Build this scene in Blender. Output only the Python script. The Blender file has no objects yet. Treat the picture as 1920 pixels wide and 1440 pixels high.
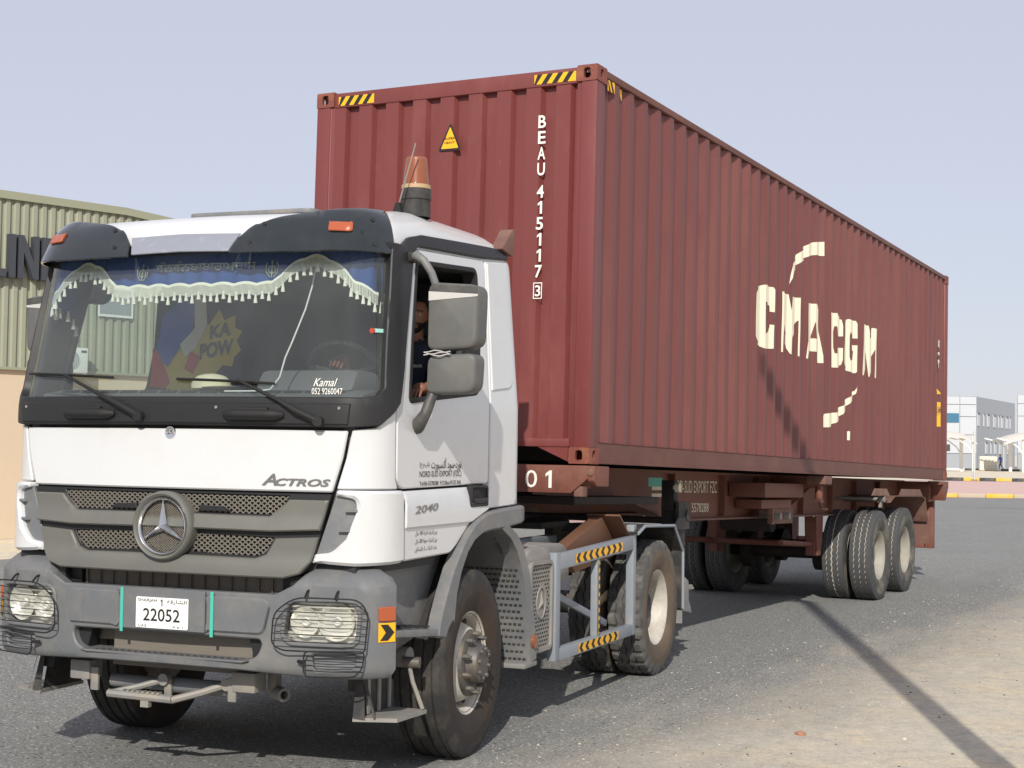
import bpy, math, random
from mathutils import Vector, Matrix
from mathutils.geometry import delaunay_2d_cdt
R = math.radians
random.seed(7)
scene = bpy.context.scene
COL = scene.collection

# ------------------------------------------------------------------ camera
cam_d = bpy.data.cameras.new('camera'); cam = bpy.data.objects.new('camera', cam_d); COL.objects.link(cam)
cam_d.sensor_width = 36.0; cam_d.lens = 54.15; cam_d.clip_start = 0.1; cam_d.clip_end = 4000
def camera_axes(yaw, pitch, roll):
    f = Vector((-math.sin(yaw)*math.cos(pitch), math.cos(yaw)*math.cos(pitch), math.sin(pitch)))
    r = Vector((math.cos(yaw), math.sin(yaw), 0)); u = r.cross(f)
    return (math.cos(roll)*r + math.sin(roll)*u, -math.sin(roll)*r + math.cos(roll)*u, f)
_r, _u, _f = camera_axes(0.4785, 0.0405, 0.0152)
cam.matrix_world = Matrix(((_r.x, _u.x, -_f.x, 5.7907), (_r.y, _u.y, -_f.y, -10.015), (_r.z, _u.z, -_f.z, 1.7753), (0, 0, 0, 1)))
scene.camera = cam

# ------------------------------------------------------------------ sky, sun, exposure
SUN_EL = R(32.5); SUN_DIR = Vector((0.39, -0.92, 0)).normalized()      # horizontal direction towards the sun
world = bpy.data.worlds.new('World'); scene.world = world; world.use_nodes = True
wn = world.node_tree.nodes; wl = world.node_tree.links
sky = wn.new('ShaderNodeTexSky'); sky.sky_type = 'NISHITA'; sky.sun_disc = False
sky.sun_elevation = SUN_EL
sky.sun_rotation = math.atan2(SUN_DIR.x, SUN_DIR.y)
sky.altitude = 0; sky.air_density = 1.0; sky.dust_density = 0.6; sky.ozone_density = 3.0
haze_mix = wn.new('ShaderNodeMix'); haze_mix.data_type = 'RGBA'; haze_mix.inputs[0].default_value = 0.74   # dusty desert air veils the blue evenly
haze_mix.inputs[7].default_value = (6.75, 6.75, 7.65, 1)
wl.new(sky.outputs[0], haze_mix.inputs[6]); wl.new(haze_mix.outputs[2], wn['Background'].inputs[0]); wn['Background'].inputs[1].default_value = 0.105
sun_d = bpy.data.lights.new('sun', 'SUN'); sun = bpy.data.objects.new('sun', sun_d); COL.objects.link(sun)
sun_d.energy = 4.3; sun_d.angle = R(0.6); sun_d.color = (1.0, 0.945, 0.86)
to_sun = Vector((SUN_DIR.x*math.cos(SUN_EL), SUN_DIR.y*math.cos(SUN_EL), math.sin(SUN_EL)))
sun.rotation_euler = to_sun.to_track_quat('Z', 'Y').to_euler()
scene.view_settings.view_transform = 'Standard'; scene.view_settings.look = 'None'
scene.view_settings.exposure = 0.0; scene.view_settings.gamma = 1.0; scene.view_settings.use_curve_mapping = False
scene.render.engine = 'CYCLES'
scene.cycles.max_bounces = 8; scene.cycles.transparent_max_bounces = 16
scene.cycles.use_denoising = True

# ------------------------------------------------------------------ materials
def srgb(r, g, b):
    return tuple(((c/255)/12.92 if c/255 <= .04045 else (((c/255)+.055)/1.055)**2.4) for c in (r, g, b))
MATS = {}
def mat(name, col, rough=.5, metal=0.0, coat=0.0, var=.0, vscale=6.0, dust=None, dscale=3.0, dlo=.45, dhi=.75,
        bump=0.0, bscale=60.0, emit=None, stretch=None, spec=.5, streak=None):
    m = bpy.data.materials.new(name); m.use_nodes = True; MATS[name] = m
    nt = m.node_tree; N = nt.nodes; L = nt.links; b = N['Principled BSDF']
    b.inputs['Roughness'].default_value = rough; b.inputs['Metallic'].default_value = metal
    b.inputs['Coat Weight'].default_value = coat; b.inputs['Coat Roughness'].default_value = .08
    b.inputs['Specular IOR Level'].default_value = spec
    b.inputs['Base Color'].default_value = (*col, 1)
    tc = N.new('ShaderNodeTexCoord'); mp = N.new('ShaderNodeMapping'); L.new(tc.outputs['Object'], mp.inputs[0])
    if stretch: mp.inputs['Scale'].default_value = stretch
    out = None
    if var > 0:
        n = N.new('ShaderNodeTexNoise'); n.inputs['Scale'].default_value = vscale; n.inputs['Detail'].default_value = 6; n.inputs['Roughness'].default_value = .65
        L.new(mp.outputs[0], n.inputs['Vector'])
        mx = N.new('ShaderNodeMix'); mx.data_type = 'RGBA'
        mx.inputs[6].default_value = (*[c*(1-var) for c in col], 1); mx.inputs[7].default_value = (*[min(1, c*(1+var)) for c in col], 1)
        L.new(n.outputs['Fac'], mx.inputs[0]); out = mx.outputs[2]
    if dust:
        dcol, damt = dust
        n = N.new('ShaderNodeTexNoise'); n.inputs['Scale'].default_value = dscale; n.inputs['Detail'].default_value = 8; n.inputs['Roughness'].default_value = .7
        L.new(mp.outputs[0], n.inputs['Vector'])
        rp = N.new('ShaderNodeMapRange'); rp.inputs[1].default_value = dlo; rp.inputs[2].default_value = dhi; rp.inputs[4].default_value = damt
        L.new(n.outputs['Fac'], rp.inputs[0])
        mx = N.new('ShaderNodeMix'); mx.data_type = 'RGBA'; L.new(rp.outputs[0], mx.inputs[0])
        if out: L.new(out, mx.inputs[6])
        else: mx.inputs[6].default_value = (*col, 1)
        mx.inputs[7].default_value = (*dcol, 1); out = mx.outputs[2]
        rr = N.new('ShaderNodeMapRange'); rr.inputs[3].default_value = rough; rr.inputs[4].default_value = min(1, rough+.35)
        L.new(rp.outputs[0], rr.inputs[0]); L.new(rr.outputs[0], b.inputs['Roughness'])
    if streak:                                            # runs and scuffs drawn out along one axis
        for scol, samt, sc, lo, hi, ssc in streak:
            m2 = N.new('ShaderNodeMapping'); L.new(tc.outputs['Object'], m2.inputs[0]); m2.inputs['Scale'].default_value = sc
            n = N.new('ShaderNodeTexNoise'); n.inputs['Scale'].default_value = ssc; n.inputs['Detail'].default_value = 7; n.inputs['Roughness'].default_value = .7; L.new(m2.outputs[0], n.inputs['Vector'])
            rp = N.new('ShaderNodeMapRange'); rp.inputs[1].default_value = lo; rp.inputs[2].default_value = hi; rp.inputs[4].default_value = samt; L.new(n.outputs['Fac'], rp.inputs[0])
            mx = N.new('ShaderNodeMix'); mx.data_type = 'RGBA'; L.new(rp.outputs[0], mx.inputs[0])
            if out: L.new(out, mx.inputs[6])
            else: mx.inputs[6].default_value = (*col, 1)
            mx.inputs[7].default_value = (*scol, 1); out = mx.outputs[2]
    if out: L.new(out, b.inputs['Base Color'])
    if bump > 0:
        n = N.new('ShaderNodeTexNoise'); n.inputs['Scale'].default_value = bscale; n.inputs['Detail'].default_value = 4
        L.new(tc.outputs['Object'], n.inputs['Vector'])
        bp = N.new('ShaderNodeBump'); bp.inputs['Strength'].default_value = bump; bp.inputs['Distance'].default_value = .01
        L.new(n.outputs['Fac'], bp.inputs['Height']); L.new(bp.outputs[0], b.inputs['Normal'])
    if emit:
        b.inputs['Emission Color'].default_value = (*emit[0], 1); b.inputs['Emission Strength'].default_value = emit[1]
    return m
def glass(name, tint, refl=1.0, rough=.0, dusty=0.0):
    m = bpy.data.materials.new(name); m.use_nodes = True; MATS[name] = m
    nt = m.node_tree; N = nt.nodes; L = nt.links; N.remove(N['Principled BSDF'])
    t = N.new('ShaderNodeBsdfTransparent'); t.inputs[0].default_value = (*tint, 1)
    g = N.new('ShaderNodeBsdfGlossy'); g.inputs['Roughness'].default_value = rough
    fr = N.new('ShaderNodeFresnel'); gm = N.new('ShaderNodeNewGeometry'); io = N.new('ShaderNodeMapRange')   # a thin pane reflects alike from both sides
    io.inputs[3].default_value = 1.5; io.inputs[4].default_value = 1/1.5; L.new(gm.outputs['Backfacing'], io.inputs[0]); L.new(io.outputs[0], fr.inputs[0])
    mu = N.new('ShaderNodeMath'); mu.operation = 'MULTIPLY'; mu.inputs[1].default_value = refl; L.new(fr.outputs[0], mu.inputs[0])
    mx = N.new('ShaderNodeMixShader'); L.new(mu.outputs[0], mx.inputs[0]); L.new(t.outputs[0], mx.inputs[1]); L.new(g.outputs[0], mx.inputs[2])
    res = mx.outputs[0]
    if dusty > 0:                                         # thin uneven film of road dust on the outside
        df = N.new('ShaderNodeBsdfDiffuse'); df.inputs[0].default_value = (.52, .55, .50, 1)
        tc = N.new('ShaderNodeTexCoord'); n = N.new('ShaderNodeTexNoise'); n.inputs['Scale'].default_value = 1.6; n.inputs['Detail'].default_value = 6; L.new(tc.outputs['Object'], n.inputs['Vector'])
        rp = N.new('ShaderNodeMapRange'); rp.inputs[1].default_value = .3; rp.inputs[2].default_value = .75; rp.inputs[3].default_value = dusty*.5; rp.inputs[4].default_value = dusty*1.6; L.new(n.outputs['Fac'], rp.inputs[0])
        m2 = N.new('ShaderNodeMixShader'); L.new(rp.outputs[0], m2.inputs[0]); L.new(res, m2.inputs[1]); L.new(df.outputs[0], m2.inputs[2]); res = m2.outputs[0]
    L.new(res, N['Material Output'].inputs[0])
    return m
DUST = srgb(176, 160, 136)
mat('white_paint', (.62, .63, .635), .30, coat=.4, var=.03, vscale=2.5, dust=(srgb(186, 174, 152), .35), dscale=2.2, dlo=.52, dhi=.85, streak=[(srgb(170, 158, 138), .35, (6, 6, .5), .62, .76, 2.0)])
mat('cab_dark', (.012, .012, .013), .8)
mat('interior', (.035, .036, .038), .75, var=.2)
mat('dash_grey', (.10, .105, .11), .65, var=.1, vscale=20)
mat('black_trim', (.020, .020, .021), .5, var=.2, vscale=5, spec=.35)
mat('rubber_seal', (.01, .01, .01), .7)
mat('visor_smoke', (.014, .019, .021), .09, coat=.6, dust=(DUST, .03), dscale=5)
mat('silver_strip', (.42, .44, .48), .3, metal=.6, dust=((.75, .76, .8), .5), dscale=14, dlo=.55, dhi=.7)
mat('grille_grey', (.128, .128, .114), .5, var=.06, vscale=3, dust=(DUST, .06), dscale=5)
mat('bumper_grey', (.130, .137, .144), .52, var=.08, vscale=3, dust=(DUST, .2), dscale=5, bump=.05, bscale=220, streak=[((.30, .30, .29), .55, (2.5, 2.5, 16), .66, .71, 2.6), ((.07, .073, .077), .5, (7, 7, .6), .60, .74, 1.6)])
mat('plastic_grey', (.15, .157, .165), .5, var=.08, vscale=4, dust=(DUST, .35), dscale=5)
mat('plastic_light', (.20, .20, .195), .6, var=.12, vscale=6, dust=(DUST, .4), dscale=4, dlo=.4, dhi=.7)
mat('chrome', (.75, .75, .76), .18, metal=1.0, var=.05)
mat('mesh_tan', (.20, .18, .15), .55, metal=.3, var=.2, vscale=30)
mat('radiator', (.16, .14, .115), .7, var=.25, vscale=9, stretch=(1, 1, 14))
mat('steel_dusty', (.25, .245, .23), .6, metal=.2, var=.2, vscale=12, dust=(DUST, .5), dscale=8)
mat('frame_dark', (.024, .024, .025), .7, var=.3, vscale=8, dust=(DUST, .2), dscale=4)
mat('guard_paint', (.235, .262, .292), .45, var=.07, vscale=5, dust=(DUST, .3), dscale=7, dlo=.52, dhi=.72)
mat('mirror_grey', (.105, .106, .102), .5, var=.06, vscale=6, dust=(DUST, .10), dscale=6)
mat('mirror_arm', (.05, .052, .055), .5, var=.1, dust=(DUST, .2), dscale=6)
mat('tape_film', (.50, .49, .46), .25, var=.1, vscale=20)
mat('amber', (.25, .075, .028), .25, coat=.4, var=.1, vscale=20, dust=(DUST, .15))
mat('amber_red', (.38, .085, .03), .3, coat=.3)
mat('lamp_glass', (.75, .75, .72), .12, spec=.8)
mat('reflector', (.86, .85, .80), .28, metal=.55, var=.08, vscale=9)
glass('headlamp_lens', (.93, .93, .9), 1.0, .03)
glass('windscreen_glass', (.80, .85, .83), 2.0, .0, .065)
glass('side_glass', (.75, .85, .82), 1.0, .0)
mat('yellow', srgb(236, 176, 30), .45, var=.06, vscale=10)
mat('black_print', (.012, .012, .012), .6)
mat('white_print', (.78, .76, .70), .55)
mat('red_print', (.45, .05, .03), .4)
mat('green_tape', srgb(70, 178, 158), .5)
mat('plate_white', (.82, .82, .79), .35)
mat('badge_grey', (.24, .23, .22), .3, metal=.6)
mat('tyre_rubber', (.024, .023, .022), .85, var=.25, vscale=14, dust=(srgb(120, 112, 100), .35), dscale=6)
mat('tyre_dusty', (.075, .073, .070), .9, var=.25, vscale=14, dust=(srgb(150, 146, 136), .5), dscale=8)
mat('sidewall_brown', (.028, .021, .016), .75, var=.25, vscale=5, dust=(srgb(92, 70, 52), .5), dscale=3)
mat('sidewall_mud', (.105, .078, .055), .85, var=.15, vscale=5, dust=(srgb(142, 122, 98), .4), dscale=3)
mat('sidewall_grey', (.06, .058, .052), .85, var=.2, vscale=6, dust=(srgb(165, 158, 138), .65), dscale=3.5)
mat('groove_dust', srgb(186, 180, 166), .95, var=.1)
mat('tread_slate', (.065, .066, .068), .85, var=.25, vscale=20)
mat('rim_steel', (.52, .49, .43), .6, metal=.05, var=.12, vscale=7, dust=(srgb(120, 108, 92), .6), dscale=6)
mat('rim_cream', (.32, .305, .265), .6, var=.15, vscale=7, dust=(srgb(130, 115, 90), .6), dscale=5)
mat('hub_steel', (.12, .115, .11), .55, metal=.5, var=.3, vscale=20, dust=(srgb(150, 132, 100), .5), dscale=14)
RUST = srgb(120, 84, 60)
mat('container_red', srgb(114, 56, 53), .46, var=.07, vscale=1.6, dust=(srgb(140, 84, 76), .5), dscale=2.3, dlo=.5, dhi=.8, stretch=(1, 1, .35), streak=[(srgb(92, 46, 44), .45, (5, 5, .25), .56, .74, 1.6), (srgb(158, 104, 84), .8, (9, 9, 2.2), .69, .74, 2.2)])
mat('container_side', srgb(107, 60, 57), .52, var=.08, vscale=1.3, dust=(srgb(138, 90, 80), .55), dscale=1.2, dlo=.45, dhi=.8, stretch=(1, 1, .3), streak=[(srgb(84, 46, 44), .45, (2, 3, .18), .54, .72, 1.5), (srgb(152, 104, 88), .7, (6, 6, 1.6), .69, .75, 2.0)])
mat('container_rail', srgb(98, 60, 53), .6, var=.12, vscale=3, dust=(srgb(126, 94, 82), .6), dscale=3)
mat('container_worn', srgb(120, 64, 54), .6, var=.12, vscale=8, dust=(srgb(150, 98, 70), .7), dscale=7, dlo=.48, dhi=.66)
mat('container_floor', (.02, .017, .015), .9)
mat('trailer_red', srgb(112, 66, 54), .6, var=.15, vscale=3, dust=(srgb(132, 98, 80), .6), dscale=3, streak=[(srgb(72, 46, 40), .6, (3, 3, .8), .56, .72, 2.5)])
mat('trailer_dusty', srgb(110, 78, 68), .7, var=.12, vscale=4, dust=(srgb(150, 124, 104), .6), dscale=3)
mat('trailer_dark', (.022, .017, .015), .8, var=.3, dust=(srgb(90, 72, 60), .25), dscale=5)
mat('letter_cream', srgb(226, 218, 194), .6, var=.03, vscale=6, dust=(srgb(170, 130, 112), .25), dscale=6, dlo=.6, dhi=.75)
mat('brown_board', srgb(104, 72, 52), .65, var=.12, vscale=6)
mat('curtain_blue', srgb(30, 72, 140), .8, var=.1)
mat('curtain_fringe', srgb(232, 233, 220), .9)
mat('curtain_gold', srgb(150, 160, 140), .8)
mat('cap_cloth', srgb(214, 208, 178), .9, var=.08, vscale=30)
mat('print_blue', srgb(44, 96, 190), .8)
mat('print_yellow', srgb(224, 196, 60), .8)
mat('print_red', srgb(206, 40, 36), .8)
mat('print_navy', srgb(30, 40, 66), .8)
mat('cable_white', (.75, .76, .76), .5)
mat('beacon_band', srgb(176, 148, 112), .6)
mat('skin', srgb(128, 86, 64), .55, var=.08, vscale=20)
mat('hair', (.008, .007, .006), .6)
mat('shirt_navy', (.018, .022, .04), .9, var=.2, vscale=20)
mat('sticker_teal', srgb(150, 200, 190), .5)

# ------------------------------------------------------------------ object helpers
def link(o, parent=None):
    COL.objects.link(o)
    if parent is not None: o.parent = parent
    return o
def tag(o, label=None, cat=None, group=None, kind=None):
    if label: o['label'] = label
    if cat: o['category'] = cat
    if group: o['group'] = group
    if kind: o['kind'] = kind
    return o
def empty(name, loc=(0, 0, 0), rot=(0, 0, 0), parent=None):
    o = bpy.data.objects.new(name, None); o.location = loc; o.rotation_euler = rot; o.empty_display_size = .2
    return link(o, parent)
def finish(me, smooth, angle=38):
    if smooth:
        for p in me.polygons: p.use_smooth = True
        me.set_sharp_from_angle(angle=R(angle))
class MB:
    def __init__(s): s.v = []; s.f = []; s.m = []
    def add(s, vs, fs, mi=0):
        o = len(s.v); s.v += [tuple(v) for v in vs]; s.f += [tuple(o+i for i in f) for f in fs]; s.m += [mi]*len(fs); return s
    def box(s, c, d, rot=None, mi=0):
        hx, hy, hz = d[0]/2, d[1]/2, d[2]/2; c = Vector(c)
        vs = [Vector((x, y, z)) for x in (-hx, hx) for y in (-hy, hy) for z in (-hz, hz)]
        if rot: 
            M = Matrix.Rotation(rot[2], 3, 'Z') @ Matrix.Rotation(rot[1], 3, 'Y') @ Matrix.Rotation(rot[0], 3, 'X'); vs = [M @ v for v in vs]
        return s.add([c+v for v in vs], [(0, 1, 3, 2), (4, 6, 7, 5), (0, 4, 5, 1), (2, 3, 7, 6), (0, 2, 6, 4), (1, 5, 7, 3)], mi)
    def bb(s, a, b, mi=0): return s.box([(a[i]+b[i])/2 for i in range(3)], [abs(b[i]-a[i]) for i in range(3)], None, mi)
    def cyl(s, a, b, r0, r1=None, n=16, cap=True, mi=0):
        a, b = Vector(a), Vector(b); r1 = r0 if r1 is None else r1; d = (b-a).normalized()
        e = d.orthogonal().normalized(); g = d.cross(e); vs = []
        for c, r in ((a, r0), (b, r1)):
            for i in range(n):
                t = 2*math.pi*i/n; vs.append(c+(e*math.cos(t)+g*math.sin(t))*r)
        fs = [(i, (i+1) % n, n+(i+1) % n, n+i) for i in range(n)]
        if cap: fs += [tuple(range(n-1, -1, -1)), tuple(range(n, 2*n))]
        return s.add(vs, fs, mi)
    def tube(s, pts, r, n=8, mi=0, closed=False):
        P = [Vector(p) for p in pts]; k = len(P); rs = r if isinstance(r, (list, tuple)) else [r]*k; vs = []
        prev = None
        for i in range(k):
            if closed: d = P[(i+1) % k]-P[i-1]
            else: d = P[min(i+1, k-1)]-P[max(i-1, 0)]
            d.normalize()
            e = d.orthogonal().normalized() if prev is None else (prev-d*prev.dot(d)).normalized()
            prev = e; g = d.cross(e)
            for j in range(n):
                t = 2*math.pi*j/n; vs.append(P[i]+(e*math.cos(t)+g*math.sin(t))*rs[i])
        fs = []
        for i in range(k if closed else k-1):
            a = i*n; b = ((i+1) % k)*n
            fs += [(a+j, a+(j+1) % n, b+(j+1) % n, b+j) for j in range(n)]
        if not closed: fs += [tuple(range(n-1, -1, -1)), tuple(range((k-1)*n, k*n))]
        return s.add(vs, fs, mi)
    def prism(s, poly, fn, t0, t1, mi=0):
        # poly: 2-D outline; fn(a, b, t) -> 3-D
        n = len(poly); vs = [fn(a, b, t0) for a, b in poly]+[fn(a, b, t1) for a, b in poly]
        fs = [tuple(range(n)), tuple(range(2*n-1, n-1, -1))]+[(i, n+i, n+(i+1) % n, (i+1) % n) for i in range(n)]
        return s.add(vs, fs, mi)
    def lathe(s, prof, n=48, fn=None, mi=None, a0=0.0, a1=None):
        # prof: (x, r[, mat]) around the X axis
        full = a1 is None; a1 = 2*math.pi if full else a1; k = len(prof); vs = []; m = n if full else n+1
        for i in range(m):
            t = a0+(a1-a0)*i/n
            for j, q in enumerate(prof):
                x, r = (q[0], q[1]) if fn is None else fn(i, j, q[0], q[1])
                vs.append((x, r*math.cos(t), r*math.sin(t)))
        o = len(s.v); s.v += vs
        for i in range(n):
            i2 = (i+1) % m
            for j in range(k-1):
                s.f.append((o+i*k+j, o+i*k+j+1, o+i2*k+j+1, o+i2*k+j)); s.m.append(prof[j][2] if len(prof[j]) > 2 else (mi or 0))
        return s
    def xf(s, M): s.v = [tuple(M @ Vector(v)) for v in s.v]; return s
    def build(s, name, mats, parent=None, smooth=False, angle=38, bevel=0.0):
        me = bpy.data.meshes.new(name); me.from_pydata(s.v, [], s.f); me.validate()
        mats = mats if isinstance(mats, (list, tuple)) else [mats]
        for m in mats: me.materials.append(MATS[m])
        if len(mats) > 1 and len(me.polygons) == len(s.m): me.polygons.foreach_set('material_index', s.m)
        import bmesh
        bm = bmesh.new(); bm.from_mesh(me); bmesh.ops.recalc_face_normals(bm, faces=bm.faces)
        if bevel > 0:
            es = [e for e in bm.edges if len(e.link_faces) == 2 and e.calc_face_angle(0) > .6]
            bmesh.ops.bevel(bm, geom=es, offset=bevel, segments=2, profile=.6, affect='EDGES', clamp_overlap=True)
        bm.to_mesh(me); bm.free()
        finish(me, smooth or bevel > 0, angle)
        return link(bpy.data.objects.new(name, me), parent)
def copy_tree(o, parent=None):
    c = o.copy(); COL.objects.link(c); c.parent = parent
    for ch in list(o.children): copy_tree(ch, c)
    return c

# 2-D helpers -------------------------------------------------------
def fillet(poly, r, n=4):
    out = []; k = len(poly); rs = r if isinstance(r, (list, tuple)) else [r]*k
    for i in range(k):
        p, a, b = Vector(poly[i]), Vector(poly[i-1]), Vector(poly[(i+1) % k]); rr = rs[i]
        if rr <= 0: out.append(tuple(p)); continue
        da, db = (a-p), (b-p); rr = min(rr, da.length*.48, db.length*.48)
        A, B = p+da.normalized()*rr, p+db.normalized()*rr
        for j in range(n+1):
            t = j/n; out.append(tuple(A*(1-t)**2+p*2*t*(1-t)+B*t*t))
    return out
def sym(half):
    """right half listed from the centre line round to the centre line -> closed symmetric outline"""
    return list(half)+[(-x, z) for x, z in reversed(half) if abs(x) > 1e-6]
def mir(poly): return [(-x, z) for x, z in reversed(poly)]
def area(p): return .5*sum(p[i-1][0]*p[i][1]-p[i][0]*p[i-1][1] for i in range(len(p)))
def densify(poly, res):
    out = []; k = len(poly)
    for i in range(k):
        a, b = poly[i], poly[(i+1) % k]; d = math.hypot(b[0]-a[0], b[1]-a[1]); n = max(1, int(math.ceil(d/res)))
        for j in range(n): out.append((a[0]+(b[0]-a[0])*j/n, a[1]+(b[1]-a[1])*j/n))
    return out
def inset(poly, d):
    """offset a closed outline towards its inside by d"""
    k = len(poly); s = 1 if area(poly) > 0 else -1; out = []
    for i in range(k):
        a, p, b = Vector(poly[i-1]), Vector(poly[i]), Vector(poly[(i+1) % k])
        e1, e2 = (p-a), (b-p)
        if e1.length < 1e-9 or e2.length < 1e-9: out.append(tuple(p)); continue
        e1.normalize(); e2.normalize()
        n1, n2 = Vector((-e1.y, e1.x))*s, Vector((-e2.y, e2.x))*s; n = n1+n2
        if n.length < 1e-6: out.append(tuple(p)); continue
        n.normalize(); c = max(.5, n.dot(n1)); out.append(tuple(p+n*(d/c)))
    return out
def inside(x, y, poly):
    r = False; j = len(poly)-1
    for i in range(len(poly)):
        xi, yi = poly[i]; xj, yj = poly[j]
        if (yi > y) != (yj > y) and x < (xj-xi)*(y-yi)/(yj-yi)+xi: r = not r
        j = i
    return r
def tri2d(outline, holes=(), loops=(), pts=(), lines=()):
    V = []; E = []
    def loop(p, closed=True):
        o = len(V); V.extend(Vector(q) for q in p); n = len(p)
        E.extend((o+i, o+(i+1) % n) for i in range(n if closed else n-1))
    for l in [outline]+list(holes)+list(loops): loop(l)
    for l in lines: loop(l, False)
    V.extend(Vector(q) for q in pts)
    vo, eo, fo, _, _, _ = delaunay_2d_cdt(V, E, [], 0, 1e-6)
    F = []
    for f in fo:
        cx = sum(vo[i].x for i in f)/len(f); cy = sum(vo[i].y for i in f)/len(f)
        if inside(cx, cy, outline) and not any(inside(cx, cy, h) for h in holes): F.append(tuple(f))
    return [tuple(v) for v in vo], F
def snormal(S, u, z):
    e = 1e-3; a = Vector(S(u+e, z))-Vector(S(u-e, z)); b = Vector(S(u, z+e))-Vector(S(u, z-e))
    n = a.cross(b); return n.normalized() if n.length > 1e-12 else Vector((0, -1, 0))
def patch(name, S, outline, matname, parent, off=.0, th=.02, holes=(), res=.05, bev=.004, lines=(), smooth=True, angle=40):
    """a panel cut to an outline on a curved surface S(u, z): rounded rim, real thickness"""
    fo = off if callable(off) else (lambda u, z: off)
    out = densify(outline, res); hs = [densify(h, res) for h in holes]
    if area(out) < 0: out.reverse()
    hs = [h if area(h) < 0 else h[::-1] for h in hs]
    loops = []
    if bev > 0: loops = [inset(out, bev)]+[inset(h, -bev) for h in hs]
    xs = [p[0] for p in out]; zs = [p[1] for p in out]; pts = []
    nx = int((max(xs)-min(xs))/res); nz = int((max(zs)-min(zs))/res)
    near = (loops[0] if loops else out)
    for i in range(1, nx):
        for j in range(1, nz):
            q = (min(xs)+(max(xs)-min(xs))*i/nx, min(zs)+(max(zs)-min(zs))*j/nz)
            if inside(*q, near) and not any(inside(*q, inset(h, -bev) if bev else h) for h in hs): pts.append(q)
    V, F = tri2d(out, hs, loops, pts, lines)
    key = {}
    for l in [out]+hs:
        for q in l: key[(round(q[0], 5), round(q[1], 5))] = 1
    P = []
    for (u, z) in V:
        rim = (round(u, 5), round(z, 5)) in key
        n = snormal(S, u, z); P.append(Vector(S(u, z))+n*(fo(u, z)-(bev if rim else 0)))
    mb = MB(); mb.add(P, F)
    for l in [out]+hs:                                   # rim going inwards
        n = len(l); top = []; bot = []
        for (u, z) in l:
            nn = snormal(S, u, z); b = Vector(S(u, z)); top.append(b+nn*(fo(u, z)-bev)); bot.append(b+nn*(fo(u, z)-th))
        mb.add(top+bot, [(i, n+i, n+(i+1) % n, (i+1) % n) for i in range(n)])
    me = bpy.data.meshes.new(name); me.from_pydata(mb.v, [], mb.f); me.validate(); me.materials.append(MATS[matname])
    import bmesh
    bm = bmesh.new(); bm.from_mesh(me); bmesh.ops.remove_doubles(bm, verts=bm.verts, dist=1e-5)
    for f in bm.faces: f.normal_update()
    bm.to_mesh(me); bm.free(); finish(me, smooth, angle)
    return link(bpy.data.objects.new(name, me), parent)
_tc = {}
def glyphs(body, bold=0.0, spacing=1.0, shear=0.0):
    k = (body, bold, spacing, shear)
    if k in _tc: return _tc[k]
    cu = bpy.data.curves.new('t', 'FONT'); cu.body = body; cu.size = 1.0; cu.offset = bold; cu.space_character = spacing; cu.shear = shear; cu.resolution_u = 3
    o = bpy.data.objects.new('t', cu); COL.objects.link(o)
    bpy.context.view_layer.update()
    me = o.evaluated_get(bpy.context.evaluated_depsgraph_get()).to_mesh()
    V = [(v.co.x, v.co.y) for v in me.vertices]; F = [tuple(p.vertices) for p in me.polygons]
    bpy.data.objects.remove(o); bpy.data.curves.remove(cu); _tc[k] = (V, F); return V, F
def text(name, body, fn, size, matname, parent, bold=0.0, spacing=1.0, shear=0.0, anchor='c', th=.0015):
    """lettering of a given (width, height); fn(a, b, t) maps it onto its surface, a centred or from the left"""
    if body == '1':
        V, F = tri2d([(.38, 0), (.66, 0), (.66, 1), (.46, 1), (.10, .82), (.10, .64), (.38, .76)])
    else: V, F = glyphs(body, bold, spacing, shear)
    x0, x1 = min(v[0] for v in V), max(v[0] for v in V); y0, y1 = min(v[1] for v in V), max(v[1] for v in V)
    w, h = size; sx = w/(x1-x0); sy = h/(y1-y0)
    ax = (x0+x1)/2 if anchor == 'c' else x0
    mb = MB(); mb.add([fn((a-ax)*sx, (b-(y0+y1)/2)*sy, th) for a, b in V], F)
    me = bpy.data.meshes.new(name); me.from_pydata(mb.v, [], mb.f); me.validate(); me.materials.append(MATS[matname])
    return link(bpy.data.objects.new(name, me), parent)
def flat(name, poly, fn, matname, parent, t=.001, holes=()):
    V, F = tri2d(poly, holes)
    me = bpy.data.meshes.new(name); me.from_pydata([tuple(fn(a, b, t)) for a, b in V], [], F); me.validate(); me.materials.append(MATS[matname])
    return link(bpy.data.objects.new(name, me), parent)

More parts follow.
